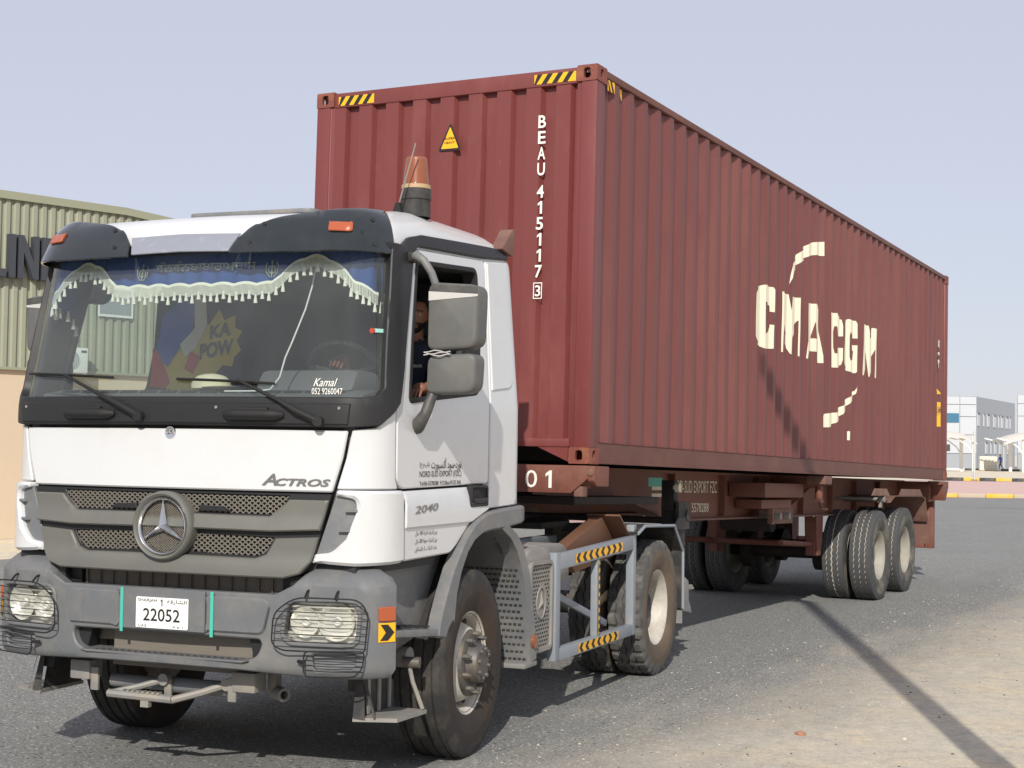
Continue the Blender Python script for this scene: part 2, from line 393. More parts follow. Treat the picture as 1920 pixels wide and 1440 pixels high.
# ------------------------------------------------------------------ ground
def ground_material(name, sandy):
    m = bpy.data.materials.new(name); m.use_nodes = True; MATS[name] = m
    nt = m.node_tree; N = nt.nodes; L = nt.links; b = N['Principled BSDF']; b.inputs['Roughness'].default_value = .92; b.inputs['Specular IOR Level'].default_value = .25
    geo = N.new('ShaderNodeNewGeometry'); pos = geo.outputs['Position']
    def noise(scale, detail=5, rough=.6, vec=pos):
        n = N.new('ShaderNodeTexNoise'); n.inputs['Scale'].default_value = scale; n.inputs['Detail'].default_value = detail; n.inputs['Roughness'].default_value = rough
        L.new(vec, n.inputs['Vector']); return n.outputs['Fac']
    def rng(v, a, b_, c=0, d=1):
        n = N.new('ShaderNodeMapRange'); n.inputs[1].default_value = a; n.inputs[2].default_value = b_; n.inputs[3].default_value = c; n.inputs[4].default_value = d; L.new(v, n.inputs[0]); return n.outputs[0]
    def mix(f, a, b_):
        n = N.new('ShaderNodeMix'); n.data_type = 'RGBA'; L.new(f, n.inputs[0])
        for i, c in ((6, a), (7, b_)):
            if isinstance(c, tuple): n.inputs[i].default_value = (*c, 1)
            else: L.new(c, n.inputs[i])
        return n.outputs[2]
    def math_(op, a, b_):
        n = N.new('ShaderNodeMath'); n.operation = op
        for i, c in ((0, a), (1, b_)):
            if isinstance(c, (int, float)): n.inputs[i].default_value = c
            else: L.new(c, n.inputs[i])
        return n.outputs[0]
    sand = mix(noise(2.2, 8, .7), srgb(204, 195, 176), srgb(229, 219, 197))
    sand = mix(rng(noise(1.3, 7, .7), .48, .62, 0, .7), sand, srgb(232, 212, 176))
    sand = mix(rng(noise(7, 6, .75), .46, .62, 0, .6), sand, srgb(182, 175, 162))
    sand = mix(rng(noise(38, 3), .60, .70, 0, .6), sand, srgb(150, 140, 126))
    sand = mix(rng(noise(90, 2), .66, .74, 0, .6), sand, srgb(224, 216, 198))
    if not sandy:
        asp = mix(rng(noise(.45, 6, .65), .3, .7), (.175, .181, .170), (.255, .26, .245))
        asp = mix(rng(noise(26, 6, .85), .40, .60, 0, .75), asp, (.12, .122, .118))
        asp = mix(rng(noise(48, 5, .8), .42, .60, 0, .85), asp, (.37, .367, .35))
        asp = mix(rng(noise(75, 3, .7), .34, .48, .8, 0), asp, (.085, .086, .087))
        for sc, r0, r1, thr, c_ in ((32, .20, .30, .55, (.58, .57, .53)), (17, .12, .18, .72, (.62, .60, .55)), (24, .22, .30, .68, (.05, .05, .05))):
            v = N.new('ShaderNodeTexVoronoi'); v.inputs['Scale'].default_value = sc; L.new(pos, v.inputs['Vector'])
            sp_ = N.new('ShaderNodeSeparateColor'); L.new(v.outputs['Color'], sp_.inputs[0])
            asp = mix(math_('MULTIPLY', rng(v.outputs['Distance'], r0, r1, .9, 0), rng(sp_.outputs[0], thr, thr+.04)), asp, c_)
        asp = mix(rng(noise(.16, 5, .6), .58, .72, 0, .35), asp, (.10, .10, .10))
        tc = N.new('ShaderNodeMapping'); L.new(pos, tc.inputs[0]); tc.inputs['Scale'].default_value = (1.2, .12, 1)
        asp = mix(rng(noise(1.0, 4, .6, tc.outputs[0]), .55, .75, 0, .28), asp, (.14, .14, .14))
        sep = N.new('ShaderNodeSeparateXYZ'); L.new(pos, sep.inputs[0])
        d = math_('SUBTRACT', sep.outputs[0], math_('ADD', math_('MULTIPLY', sep.outputs[1], .055), 1.75))
        st = N.new('ShaderNodeMapping'); L.new(pos, st.inputs[0]); st.inputs['Scale'].default_value = (1.0, .35, 1)
        d = math_('ADD', d, math_('MULTIPLY', math_('SUBTRACT', noise(1.1, 8, .72, st.outputs[0]), .5), 2.6))
        f = rng(d, -.15, 1.7, 0, .93)
        grit = rng(noise(26, 6, .75), .3, .7, .55, 1.1)
        col = mix(math_('MULTIPLY', f, grit), asp, sand)
    else: col = sand
    L.new(col, b.inputs['Base Color'])
    bp = N.new('ShaderNodeBump'); bp.inputs['Strength'].default_value = .8; bp.inputs['Distance'].default_value = .012
    L.new(noise(70, 5, .7), bp.inputs['Height']); L.new(bp.outputs[0], b.inputs['Normal'])
ground_material('earth', True); ground_material('asphalt', False)
def sheet(name, poly, z, m, kind='structure'):
    me = bpy.data.meshes.new(name); me.from_pydata([(x, y, z) for x, y in poly], [], [tuple(range(len(poly)))]); me.materials.append(MATS[m])
    o = link(bpy.data.objects.new(name, me)); tag(o, kind=kind); return o
mat('pink_paving', srgb(206, 172, 164), .85, var=.1, vscale=1.5, dust=(srgb(205, 188, 165), .5), dscale=.6)
mat('kerb_yellow', srgb(232, 178, 58), .7, var=.12, vscale=3, dust=(srgb(206, 190, 160), .6), dscale=2)
mat('kerb_black', (.045, .045, .05), .8, var=.3, vscale=3, dust=(srgb(160, 150, 132), .5), dscale=2)
mat('kerb_bare', srgb(188, 172, 152), .9, var=.12, vscale=3)
mat('kerb_white', srgb(222, 220, 212), .8, var=.08)
sheet('ground', [(-1500, -1500), (1500, -1500), (1500, 1500), (-1500, 1500)], -.004, 'earth')
sheet('road', [(-13.0, -60), (7.5, -60), (7.5, 30), (60, 56), (60, 92), (-3.2, 58.2), (-7.4, 53), (-9.0, 40), (-9.6, 24), (-11.2, 8), (-13, -10)], 0.0, 'asphalt')
rx, ry = .887, .4617                                  # far kerb lines run square to this view axis
def along(o, t, d=0.0): return (o[0]+rx*t-ry*d, o[1]+ry*t+rx*d)
K1 = (-7.4, 53.0)
pv = MB(); pv.prism([(-11.2, 8.2), (-9.6, 24), (-9.0, 40), (-7.4, 53)]+[along(K1, 70), along(K1, 70, 29), along(K1, -8, 29), (-12.6, 56), (-13.2, 24), (-13.6, 10)], lambda a, b, t: (a, b, t), 0, .13)
tag(pv.build('pavement', 'pink_paving'), kind='structure')
sheet('far_road', [along(K1, -12, 29.2), along(K1, 70, 29.2), along(K1, 70, 37.5), along(K1, -12, 37.5)], .004, 'asphalt')
def kerb_line(name, origin, n, size, mats, t0=0.0, z=0.0):
    root = empty(name, (origin[0], origin[1], z)); tag(root, kind='structure')
    base = {}
    for i in range(n):
        mname = mats[i % len(mats)]
        if mname not in base:
            mb = MB(); mb.bb((0, 0, 0), (size[0]*.985, size[1], size[2])); o = mb.build('kerb_stone', mname, root, bevel=.02); base[mname] = o
        else:
            o = base[mname].copy(); COL.objects.link(o); o.parent = root
        t = t0+i*size[0]; o.location = (rx*t, ry*t, 0); o.rotation_euler = (0, 0, math.atan2(ry, rx))
    return root
kerb_line('pavement_kerb', along(K1, 0, -.17), 26, (1.12, .16, .17), ['kerb_bare', 'kerb_yellow'], -1.6)
K2 = along(K1, 0, 37.6)
kerb_line('verge_kerb', along(K2, 0, 0), 18, (1.05, .18, .21), ['kerb_yellow', 'kerb_black'], 9.9)

# ------------------------------------------------------------------ shipping container
TH = 0.0225
BOX = tag(empty('shipping_container', (0, 0, 1.6587), (-TH, 0, 0)), 'long dark red corrugated shipping container on the trailer', 'container')
CW, CH, CL = 1.219, 2.896, 12.192
def corr(a, pitch, flat_o, slope, depth, origin):
    """distance of a trapezoidal corrugation below its crest at coordinate a"""
    q = (a-origin) % pitch
    if q < flat_o: return 0.0
    if q < flat_o+slope: return depth*(q-flat_o)/slope
    if q < pitch-slope: return depth
    return depth*(pitch-q)/slope
SP = (.278, .070, .068, .036, .090)
FP = (.2453, .118, .022, .045, -1.075)
def breaks(P, a0, a1):
    pitch, fo, sl, dp, o = P; k0 = int((a0-o)/pitch)-1; out = [a0]
    for k in range(k0, k0+int((a1-a0)/pitch)+4):
        for q in (0, fo, fo+sl, pitch-sl):
            a = o+k*pitch+q
            if a0 < a < a1: out.append(a)
    return sorted(out)+[a1]
def side_x(y): return CW-.012-corr(y, *SP)
def front_y(x): return .012+corr(x, *FP)
def dent(a, z, amp, seed):
    """how far a sheet is pushed in or out of true"""
    return amp*(math.sin(a*1.7+seed+z*1.3)+.8*math.sin(a*3.9+seed*2.3-z*2.1)+.6*math.sin(a*8.3+seed*.7+z*3.7)+.9*math.sin(a*23+z*5)*math.sin(z*9+a*2))*cl01(min(z-.155, 2.835-z)/.3)
def cl01(t): return min(1, max(0, t))
def wall_mesh(name, brk, fn, z0, z1, rows, m, amp, seed):
    mb = MB(); k = len(brk)
    V = []
    for j in range(rows+1):
        z = z0+(z1-z0)*j/rows
        for a in brk:
            V.append(fn(a, z, dent(a, z, amp, seed)))
    mb.add(V, [(j*k+i, j*k+i+1, (j+1)*k+i+1, (j+1)*k+i) for j in range(rows) for i in range(k-1)])
    return mb.build(name, m, BOX, smooth=True, angle=14)
ys = breaks(SP, .155, CL-.155); xs = breaks(FP, -CW+.15, CW-.15)
for s in (1, -1):
    wall_mesh('side_wall', ys, lambda a, z, w, s=s: (s*(side_x(a)+w), a, z), .155, 2.835, 40, 'container_side', .0022, 3)
wall_mesh('front_wall', xs, lambda a, z, w: (a, front_y(a)+w, z), .17, 2.775, 30, 'container_red', .0016, 5)
ro = MB(); k = 42
for i in range(k):
    y0 = .17+(CL-.34)*i/k; d = (CL-.34)/k
    ro.add([(-1.17, y0, 2.86), (1.17, y0, 2.86), (1.17, y0+d*.4, 2.86), (-1.17, y0+d*.4, 2.86), (1.17, y0+d*.5, 2.845), (-1.17, y0+d*.5, 2.845), (1.17, y0+d*.9, 2.845), (-1.17, y0+d*.9, 2.845), (1.17, y0+d, 2.86), (-1.17, y0+d, 2.86)], [(0, 1, 2, 3), (3, 2, 4, 5), (5, 4, 6, 7), (7, 6, 8, 9)])
ro.build('roof_panel', 'container_red', BOX)
fl = MB(); fl.bb((-1.15, .1, .13), (1.15, CL-.1, .165)); 
for i in range(38): fl.bb((-1.15, .35+i*.31, .02), (1.15, .39+i*.31, .128))
fl.build('floor', 'container_floor', BOX)
# rails
for s in (1, -1):
    MB().prism([(s*(CW-.065), 2.84), (s*(CW-.002), 2.838), (s*(CW-.002), 2.89), (s*(CW-.065), 2.893)], lambda a, b, t: (a, t, b), .17, CL-.17).build('top_side_rail', 'container_rail', BOX, bevel=.006)
    mb = MB(); mb.prism([(s*(CW-.05), .012), (s*(CW+.010), .004), (s*(CW+.012), .016), (s*(CW-.012), .022), (s*(CW-.008), .150), (s*(CW-.002), .158), (s*(CW-.045), .162)], lambda a, b, t: (a, t, b), .165, CL-.165)
    mb.build('bottom_side_rail', 'container_rail', BOX)
MB().prism([(.004, 2.772), (.004, 2.888), (.07, 2.89), (.07, 2.765)], lambda a, b, t: (t, a, b), -CW+.16, CW-.16).build('front_top_rail', 'container_red', BOX, bevel=.006)
MB().prism([(.004, .12), (.004, .178), (.03, .185), (.09, .185), (.09, .12)], lambda a, b, t: (t, a, b), -CW+.16, CW-.16).build('front_bottom_rail', 'container_red', BOX, bevel=.005)
for s in (1, -1):                                          # gusset plates under the front rail
    MB().prism([(s*(CW-.17), .12), (s*(CW-.17), .015), (s*(CW-.42), .12)], lambda a, b, t: (a, t, b), .012, .03).build('gusset', 'container_red', BOX)
# posts: folded sections with a recessed inner strip
for s in (1, -1):
    for y, d in ((0, 1), (CL, -1)):
        P = [(s*CW, .0), (s*CW, .115), (s*(CW-.006), .125), (s*(CW-.006), .162), (s*(CW-.05), .165), (s*(CW-.16), .05), (s*(CW-.16), .012), (s*(CW-.125), .012), (s*(CW-.12), .0)]
        mb = MB(); mb.prism([(a, y+d*b) for a, b in P], lambda a, b, t: (a, b, t), .118, 2.778); mb.build('corner_post', 'container_red', BOX, bevel=.004)
def casting(cx, y0, z0, sx, sy):
    """cast corner block, 178 x 162 x 118 mm, with its oval lifting holes cut right through the walls"""
    w, l, h = .162, .178, .118; m = MB()
    def face(fn, aw, ah, hole):
        o = fillet([(0, 0), (aw, 0), (aw, ah), (0, ah)], .012, 3); hs = []
        if hole:
            hw, hh = hole; hs = [fillet([(aw/2-hw/2, ah/2-hh/2), (aw/2+hw/2, ah/2-hh/2), (aw/2+hw/2, ah/2+hh/2), (aw/2-hw/2, ah/2+hh/2)], min(hw, hh)*.48, 6)]
        V, F = tri2d(o, hs); m.add([fn(a, b, 0) for a, b in V], F)
        for l_ in hs: 
            n = len(l_); m.add([fn(a, b, 0) for a, b in l_]+[fn(a, b, .03) for a, b in l_], [(i, (i+1) % n, n+(i+1) % n, n+i) for i in range(n)])
    X = lambda a: cx-sx*a; Y = lambda b: y0+sy*b
    face(lambda a, b, t: (X(a), Y(t), z0+b), w, h, (.058, .078))
    face(lambda a, b, t: (X(a), Y(l-t), z0+b), w, h, None)
    face(lambda a, b, t: (X(t), Y(a), z0+b), l, h, (.056, .078))
    face(lambda a, b, t: (X(w-t), Y(a), z0+b), l, h, None)
    top = z0 > 1
    face(lambda a, b, t: (X(a), Y(b), z0+(h-t)), w, l, (.064, .11) if top else None)
    face(lambda a, b, t: (X(a), Y(b), z0+t), w, l, None if top else (.064, .11))
    return m.build('corner_casting', 'container_worn', BOX)
for s in (1, -1):
    for y, d in ((-.004, 1), (CL+.004, -1)):
        for z in (0, CH-.118): casting(s*(CW+.004), y, z+(0.003 if z > 1 else -.0), s, d)
# rear doors with locking bars
for s in (1, -1):
    mb = MB(); mb.bb((s*.01, CL-.05, .18), (s*1.06, CL-.012, 2.76))
    for i in range(5): mb.bb((s*.06, CL-.014, .3+i*.48), (s*1.0, CL+.004, .55+i*.48))
    d = mb.build('door', 'container_red', BOX, bevel=.006)
    for q in (.35, .8):
        b = MB(); b.cyl((s*q, CL+.03, .2), (s*q, CL+.03, 2.74), .017, n=10)
        for z in (.3, 1.0, 1.9, 2.6): b.box((s*q, CL+.012, z), (.08, .04, .06))
        b.build('locking_bar', 'steel_dusty', d)
MB().bb((-CW+.16, CL-.09, 2.77), (CW-.16, CL, 2.89)).build('rear_top_rail', 'container_red', BOX, bevel=.006)
MB().bb((-CW+.16, CL-.09, .03), (CW-.16, CL, .17)).build('rear_sill', 'container_rail', BOX, bevel=.006)
# paint and stickers
def side_patch(name, poly, m, holes=(), th=.004):
    """paint that follows every fold of the corrugated side"""
    bl = [[(y, -1), (y, 4)] for y in breaks(SP, min(p[0] for p in poly), max(p[0] for p in poly))]
    z0, z1 = min(p[1] for p in poly)-.1, max(p[1] for p in poly)+.1
    bl = [[(y, z0), (y, z1)] for (y, _), _ in bl]
    bl += [[(min(p[0] for p in poly)-.01, z0+.07*i), (max(p[0] for p in poly)+.01, z0+.07*i)] for i in range(int((z1-z0)/.07)+1)]
    V, F = tri2d(poly, holes, (), (), bl)
    me = bpy.data.meshes.new(name); me.from_pydata([(side_x(a)+dent(a, b, .0022, 3)+th, a, b) for a, b in V], [], F); me.validate(); me.materials.append(MATS[m])
    return link(bpy.data.objects.new(name, me), BOX)
LG = {
'C': [(3.989, 1.78), (3.942, 1.77), (3.77, 1.721), (3.708, 1.664), (3.706, 1.262), (3.752, 1.224), (3.962, 1.173), (3.997, 1.169), (4.255, 1.191), (4.259, 1.421), (4.202, 1.42), (4.199, 1.387), (4.176, 1.349), (3.999, 1.314), (3.984, 1.615), (4.042, 1.616), (4.195, 1.601), (4.2, 1.544), (4.261, 1.543), (4.264, 1.759), (4.24, 1.785), (4.191, 1.783)],
'M1': [(4.516, 1.778), (4.546, 1.775), (4.557, 1.76), (4.77, 1.779), (4.809, 1.624), (4.83, 1.76), (5.101, 1.781), (5.099, 1.184), (5.072, 1.187), (5.073, 1.547), (5.051, 1.538), (4.84, 1.353), (4.828, 1.184), (4.799, 1.186), (4.594, 1.388), (4.566, 1.459), (4.542, 1.182), (4.516, 1.183)],
'A': [(5.377, 1.759), (5.682, 1.784), (5.85, 1.549), (5.948, 1.182), (5.7, 1.172), (5.689, 1.282), (5.411, 1.272), (5.373, 1.185), (5.348, 1.186), (5.374, 1.379)],
'C2': [(6.223, 1.753), (6.483, 1.773), (6.529, 1.745), (6.724, 1.725), (6.746, 1.661), (6.747, 1.542), (6.51, 1.52), (6.487, 1.611), (6.471, 1.63), (6.44, 1.623), (6.427, 1.565), (6.43, 1.387), (6.449, 1.332), (6.501, 1.328), (6.509, 1.396), (6.75, 1.414), (6.748, 1.282), (6.722, 1.223), (6.508, 1.177), (6.239, 1.162)],
'G': [(6.803, 1.708), (7.012, 1.763), (7.05, 1.758), (7.293, 1.77), (7.326, 1.735), (7.334, 1.571), (7.104, 1.559), (7.102, 1.595), (7.039, 1.623), (7.025, 1.572), (7.025, 1.338), (7.04, 1.297), (7.25, 1.323), (7.261, 1.425), (7.085, 1.413), (7.082, 1.476), (7.331, 1.493), (7.325, 1.201), (7.302, 1.174), (7.078, 1.165), (6.827, 1.198), (6.776, 1.252)],
'M2': [(7.601, 1.763), (7.855, 1.771), (7.899, 1.618), (8.088, 1.768), (8.191, 1.765), (8.197, 1.177), (8.148, 1.177), (8.148, 1.517), (7.898, 1.173), (7.864, 1.171), (7.807, 1.471), (7.622, 1.171), (7.587, 1.172)]}
for k_, p in LG.items():
    side_patch('logo_letter', p, 'letter_cream', [[(5.569, 1.413), (5.688, 1.419), (5.645, 1.595)]] if k_ == 'A' else ())
side_patch('logo_swoosh', [(4.775, 1.88), (4.788, 1.971), (4.823, 2.097), (5.094, 2.252), (5.4, 2.38), (5.647, 2.432), (5.943, 2.478), (5.95, 2.326), (5.674, 2.3), (5.406, 2.253), (5.109, 2.148), (4.867, 2.028), (4.804, 1.928)], 'letter_cream')
side_patch('logo_swoosh', [(7.339, 1.03), (7.305, 0.938), (7.056, 0.823), (6.789, 0.694), (6.524, 0.584), (6.235, 0.515), (5.975, 0.502), (5.969, 0.625), (6.184, 0.661), (6.489, 0.685), (6.785, 0.784), (7.04, 0.889), (7.283, 0.97)], 'letter_cream')
side_patch('sticker', [(6.998, 0.495), (7.017, 0.505), (7.052, 0.497), (7.044, 0.4), (6.999, 0.402)], 'letter_cream')
side_patch('warning_triangle', [(11.55, 1.20), (11.80, 1.20), (11.62, 1.33)], 'yellow')
side_patch('height_placard', [(11.56, .747), (11.80, .747), (11.80, 1.088), (11.56, 1.088)], 'yellow')
fs = lambda a, b, t: (side_x(11.68)+.006, 11.68+a, .92+b)
text('lettering', '9.6H', lambda a, b, t: (CW-.004, 11.68-b*0+a*1, .98+b), (.2, .09), 'black_print', BOX, .02)
text('lettering', '415', lambda a, b, t: (CW-.004, 11.62-b, 1.75+a), (.40, .10), 'white_print', BOX, .02)
def tape(name, fn, w, h, n, slant=.05, flip=1):
    """yellow adhesive tape with black diagonal bars"""
    mb = MB(); mb.add([fn(0, 0, .002), fn(w, 0, .002), fn(w, h, .002), fn(0, h, .002)], [(0, 1, 2, 3)], 0)
    st = w/n
    for i in range(n):
        a = i*st; q = [(a-slant*.5, 0), (a+st*.5-slant*.5, 0), (a+st*.5+slant*.5, h), (a+slant*.5, h)]
        if flip < 0: q = [(a+slant*.5, 0), (a+st*.5+slant*.5, 0), (a+st*.5-slant*.5, h), (a-slant*.5, h)]
        q = [(min(w, max(0, x)), y) for x, y in q]
        mb.add([fn(x, y, .0035) for x, y in q], [(0, 1, 2, 3)], 1)
    return mb.build(name, ['yellow', 'black_print'], BOX)
tape('hazard_tape', lambda a, b, t: (.71+a, .004-t, 2.79+b), .34, .072, 4)
tape('hazard_tape', lambda a, b, t: (-1.02+a, .004-t, 2.785+b), .33, .072, 4)
for i, (y0, dz) in enumerate(((.20, .0), (.37, .0))):
    tape('hazard_tape', lambda a, b, t, y0=y0, dz=dz: (CW-.010+t+.004-(.0 if y0 < .3 else .03), y0+a, 2.75+dz+b), .13 if i == 0 else .16, .08, 2, .05, -1)
tri = [(.005, 2.568), (-.098, 2.352), (.105, 2.352)]
ft = lambda a, b, t: (a, .004-t, b)
flat('warning_triangle', fillet(tri, .025), ft, 'black_print', BOX, .001)
flat('warning_triangle_face', fillet(inset(tri, .016), .012), ft, 'yellow', BOX, .003)
text('lettering', 'SUPER', lambda a, b, t: (.005+a, -.002, 2.445+b), (.085, .018), 'black_print', BOX, .01)
text('lettering', 'HEAVY', lambda a, b, t: (.005+a, -.002, 2.413+b), (.09, .018), 'black_print', BOX, .01)
for i, c in enumerate('BEAU'):
    text('code_letter', c, lambda a, b, t, i=i: (.782+a, .004, 2.51-i*.118+b), (.062, .094), 'white_print', BOX, .018)
for i, c in enumerate('415117'):
    text('code_letter', c, lambda a, b, t, i=i: (.780+a, .004, 1.99-i*.118+b), (.058 if c != '1' else .036, .094), 'white_print', BOX, .018 if c != '1' else .0)
text('code_letter', '3', lambda a, b, t: (.778+a, .004, 1.257+b), (.045, .082), 'white_print', BOX, .015)
bx = [(.742, 1.198), (.814, 1.198), (.814, 1.318), (.742, 1.318)]
flat('code_box', bx, ft, 'white_print', BOX, .0015, [inset(bx, .007)])

# ------------------------------------------------------------------ wheels
def tyre_mesh(name, Rr, w, rim, style, mats, n):
    h = w/2; p = []
    def pt(x, r, m=0): p.append((x, r, m))
    side = 1; tread = 0
    pt(-h*.70, rim-.012, side); pt(-h*.80, rim+.012, side); pt(-h*.95, rim+.05, side); pt(-h, rim+.12, side); pt(-h*1.0, Rr-.13, side); pt(-h*.985, Rr-.075, side); pt(-h*.955, Rr-.045, tread); pt(-h*.90, Rr-.014, tread); pt(-h*.85, Rr-.004, tread)
    if style == 'rib': gs = [-.62*h, -.22*h, .22*h, .62*h]
    elif style == 'lug': gs = [-.40*h, 0.0, .40*h]
    else: gs = [-.48*h, -.0*h, .48*h]
    gi = []
    for g in gs:
        pt(g-.008, Rr, tread); pt(g-.004, Rr-.013, 2 if style != 'rib' else 0); gi += [len(p)-2, len(p)-1]
        pt(g+.004, Rr-.013, tread if style == 'rib' else 2); pt(g+.008, Rr, tread); gi += [len(p)-2, len(p)-1]
        if style == 'zig' and abs(g) > .01: p[-2] = (p[-2][0], p[-2][1], 0)
    k = len(p)
    q = [(-x, r) for x, r, m in p[:9]][::-1]
    ms = [tread, tread, tread, side, side, side, side, side, side]
    for (x, r), m in zip(q, ms): pt(x, r, m)
    L = len(p)
    sh = set(range(6, 9)) | set(range(L-9, L-6))
    def fn(i, j, x, r):
        if style != 'rib' and j in gi: x += (.006 if (i//(2 if style == 'lug' else 1)) % 2 else -.006)
        if style == 'lug':
            blk = i % 4
            if blk == 0 and j in sh: r -= .020
            if blk == 0 and abs(x) > .02 and 8 < j < L-9: r -= .014
        if style == 'zig' and j in sh and i % 2 == 0 and j in (7, 8, L-9, L-8): r -= .003
        return x, r
    mb = MB(); mb.lathe(p, n, fn)
    return mb
def slab(mb, x, rr, n=32):
    mb.lathe([(x, 0.0005), (x, rr)], n)
def make_wheel(name, style, mats, rimstyle, parent, Rr=.53, w=.30, n=96, rimm='rim_steel'):
    root = empty(name, (0, 0, 0), parent=parent); rim = .290
    t = tyre_mesh('tyre', Rr, w, rim, style, mats, n).build('tyre', mats, root, smooth=True, angle=32)
    h = w/2; e = h*.72
    r = MB()
    if rimstyle == 'front':
        r.lathe([(-e, .296), (-e+.01, .285), (-.02, .262), (.01, .262), (e-.012, .280), (e-.004, .296), (e+.006, .300), (e+.008, .292), (e-.004, .278), (e-.03, .266), (.02, .258)], 48)
        r.lathe([(.015, .258), (.018, .250), (.03, .235), (.085, .215), (.108, .200), (.116, .185), (.117, .12)], 48)
        rm = r.build('rim', rimm, root, smooth=True, angle=45)
        for i in range(10):
            a = 2*math.pi*(i+.5)/10; b = MB(); b.cyl((.052, .2335*math.cos(a), .2335*math.sin(a)), (.060, .231*math.cos(a), .231*math.sin(a)), .022, n=14)
            b.build('hand_hole', 'cab_dark', rm)
        hb = MB(); hb.lathe([(.112, .190), (.135, .188), (.140, .178), (.140, .125), (.150, .118), (.196, .108), (.204, .095), (.205, .0005)], 32)
        hub = hb.build('hub', 'hub_steel', root, smooth=True, angle=30)
        for i in range(10):
            a = 2*math.pi*i/10; b = MB(); b.cyl((.118, .166*math.cos(a), .166*math.sin(a)), (.172, .166*math.cos(a), .166*math.sin(a)), .0165, n=6); b.cyl((.172, .166*math.cos(a), .166*math.sin(a)), (.186, .166*math.cos(a), .166*math.sin(a)), .010, n=8)
            b.build('wheel_nut', 'hub_steel', hub)
        for i in range(8):
            a = 2*math.pi*(i+.3)/8; b = MB(); b.cyl((.190, .082*math.cos(a), .082*math.sin(a)), (.218, .082*math.cos(a), .082*math.sin(a)), .013, n=6); b.build('hub_bolt', 'hub_steel', hub)
    else:
        r.lathe([(-e, .296), (-e+.01, .285), (-.12, .262), (.0, .258), (.05, .262), (e-.012, .280), (e-.004, .296), (e+.006, .300), (e+.008, .292), (e-.004, .276), (.06, .256), (-.02, .250), (-.055, .245), (-.075, .225), (-.09, .17), (-.095, .13)], 48)
        rm = r.build('rim', rimm, root, smooth=True, angle=50)
        hb = MB(); hb.lathe([(-.098, .145), (-.06, .140), (-.05, .12), (-.02, .112), (.03, .104), (.04, .09), (.042, .0005)], 28)
        hub = hb.build('hub', 'frame_dark' if rimstyle == 'drive' else 'rim_cream', root, smooth=True, angle=30)
        for i in range(10):
            a = 2*math.pi*i/10; b = MB(); b.cyl((-.092, .168*math.cos(a), .168*math.sin(a)), (-.045, .168*math.cos(a), .168*math.sin(a)), .017, n=6); b.build('wheel_nut', 'hub_steel', hub)
    return root

# ------------------------------------------------------------------ semi-trailer (same frame as the box it carries)
TR = tag(empty('semi_trailer', (0, 0, 1.6587), (-TH, 0, 0)), 'dusty red skeletal container trailer with twin rear axles', 'trailer')
for s in (1, -1):
    prof = [(.20, -.03), (.20, -.21), (2.15, -.29), (3.0, -.452), (11.9, -.452), (11.9, -.03)]
    X = .60*s
    mb = MB(); mb.prism(prof, lambda a, b, t: (X+t, a, b), -.008, .008); beam = mb.build('main_beam', 'trailer_red', TR)
    MB().bb((X-.075, .2, -.03), (X+.075, 12.0, -.012)).build('top_flange', 'trailer_red', beam)
    f = MB(); low = [(.2, -.21), (2.15, -.29), (3.0, -.452), (11.9, -.452)]
    f.add([(X+q, a, b-dz) for a, b in low for q in (-.08, .08) for dz in (.0, .018)], [])
    for i in range(3):
        o = i*4
        f.f += [(o, o+2, o+6, o+4), (o+1, o+5, o+7, o+3), (o, o+4, o+5, o+1), (o+2, o+3, o+7, o+6)]; f.m += [0]*4
    f.build('bottom_flange', 'trailer_dusty', beam)
    for y in (3.10, 4.45, 5.5, 7.1, 8.3, 9.4, 10.6):
        MB().bb((X+s*.009, y, -.44), (X+s*.072, y+.012, -.04)).build('stiffener', 'trailer_red', beam)
def tw(a, b, t): return (.609, a, b)
# lettering on the web
wb = lambda a, b, t: (.6105, 3.76+a, -.155+b)
text('lettering', 'NORD-SUD EXPORT FZC', wb, (1.24, .115), 'letter_cream', TR, .0, anchor='c')
text('lettering', 'TEL : 06 5578288', lambda a, b, t: (.6105, 3.68+a, -.352+b), (.95, .085), 'letter_cream', TR, .0)
flat('data_plate', [(2.62, -.16), (2.95, -.16), (2.95, -.08), (2.62, -.08)], tw, 'green_tape', TR)
for z in (-.19, -.25): flat('data_plate', [(2.70, z), (2.98, z), (2.98, z+.03), (2.70, z+.03)], tw, 'letter_cream', TR)
# cross-members
for y in (.6, 1.5, 2.6, 3.6, 4.9, 6.1, 7.4, 8.9, 10.4, 11.6):
    MB().bb((-.59, y, -.33 if y > 3 else -.2), (.59, y+.09, -.05)).build('cross_member', 'trailer_dark', TR)
# front bolster carrying "01"
fb = MB(); fb.prism([(-1.22, -.012), (1.22, -.012), (1.22, -.10), (1.08, -.212), (-1.08, -.212), (-1.22, -.10)], lambda a, b, t: (a, t, b), .005, .24)
FBO = fb.build('front_bolster', 'trailer_red', TR, bevel=.006)
for s in (1, -1):
    c = MB(); c.prism([(.0, -.014), (.0, -.12), (.05, -.16), (.26, -.16), (.26, -.014)], lambda a, b, t: (s*(1.222+t), a-.02, b), 0, .055); c.build('twist_lock_housing', 'trailer_red', FBO, bevel=.008)
    MB().cyl((s*1.25, -.03, -.06), (s*1.25, .02, -.06), .025, n=12).build('twist_lock', 'trailer_dusty', FBO, bevel=.004); MB().bb((s*1.10, .02, -.235), (s*1.17, .10, -.16)).build('lock_lever', 'trailer_dusty', FBO, bevel=.004)
text('lettering', '0', lambda a, b, t: (.765+a, .0025, -.115+b), (.095, .125), 'white_print', FBO, .0)
text('lettering', '1', lambda a, b, t: (.905+a, .0025, -.115+b), (.050, .125), 'white_print', FBO, .0)
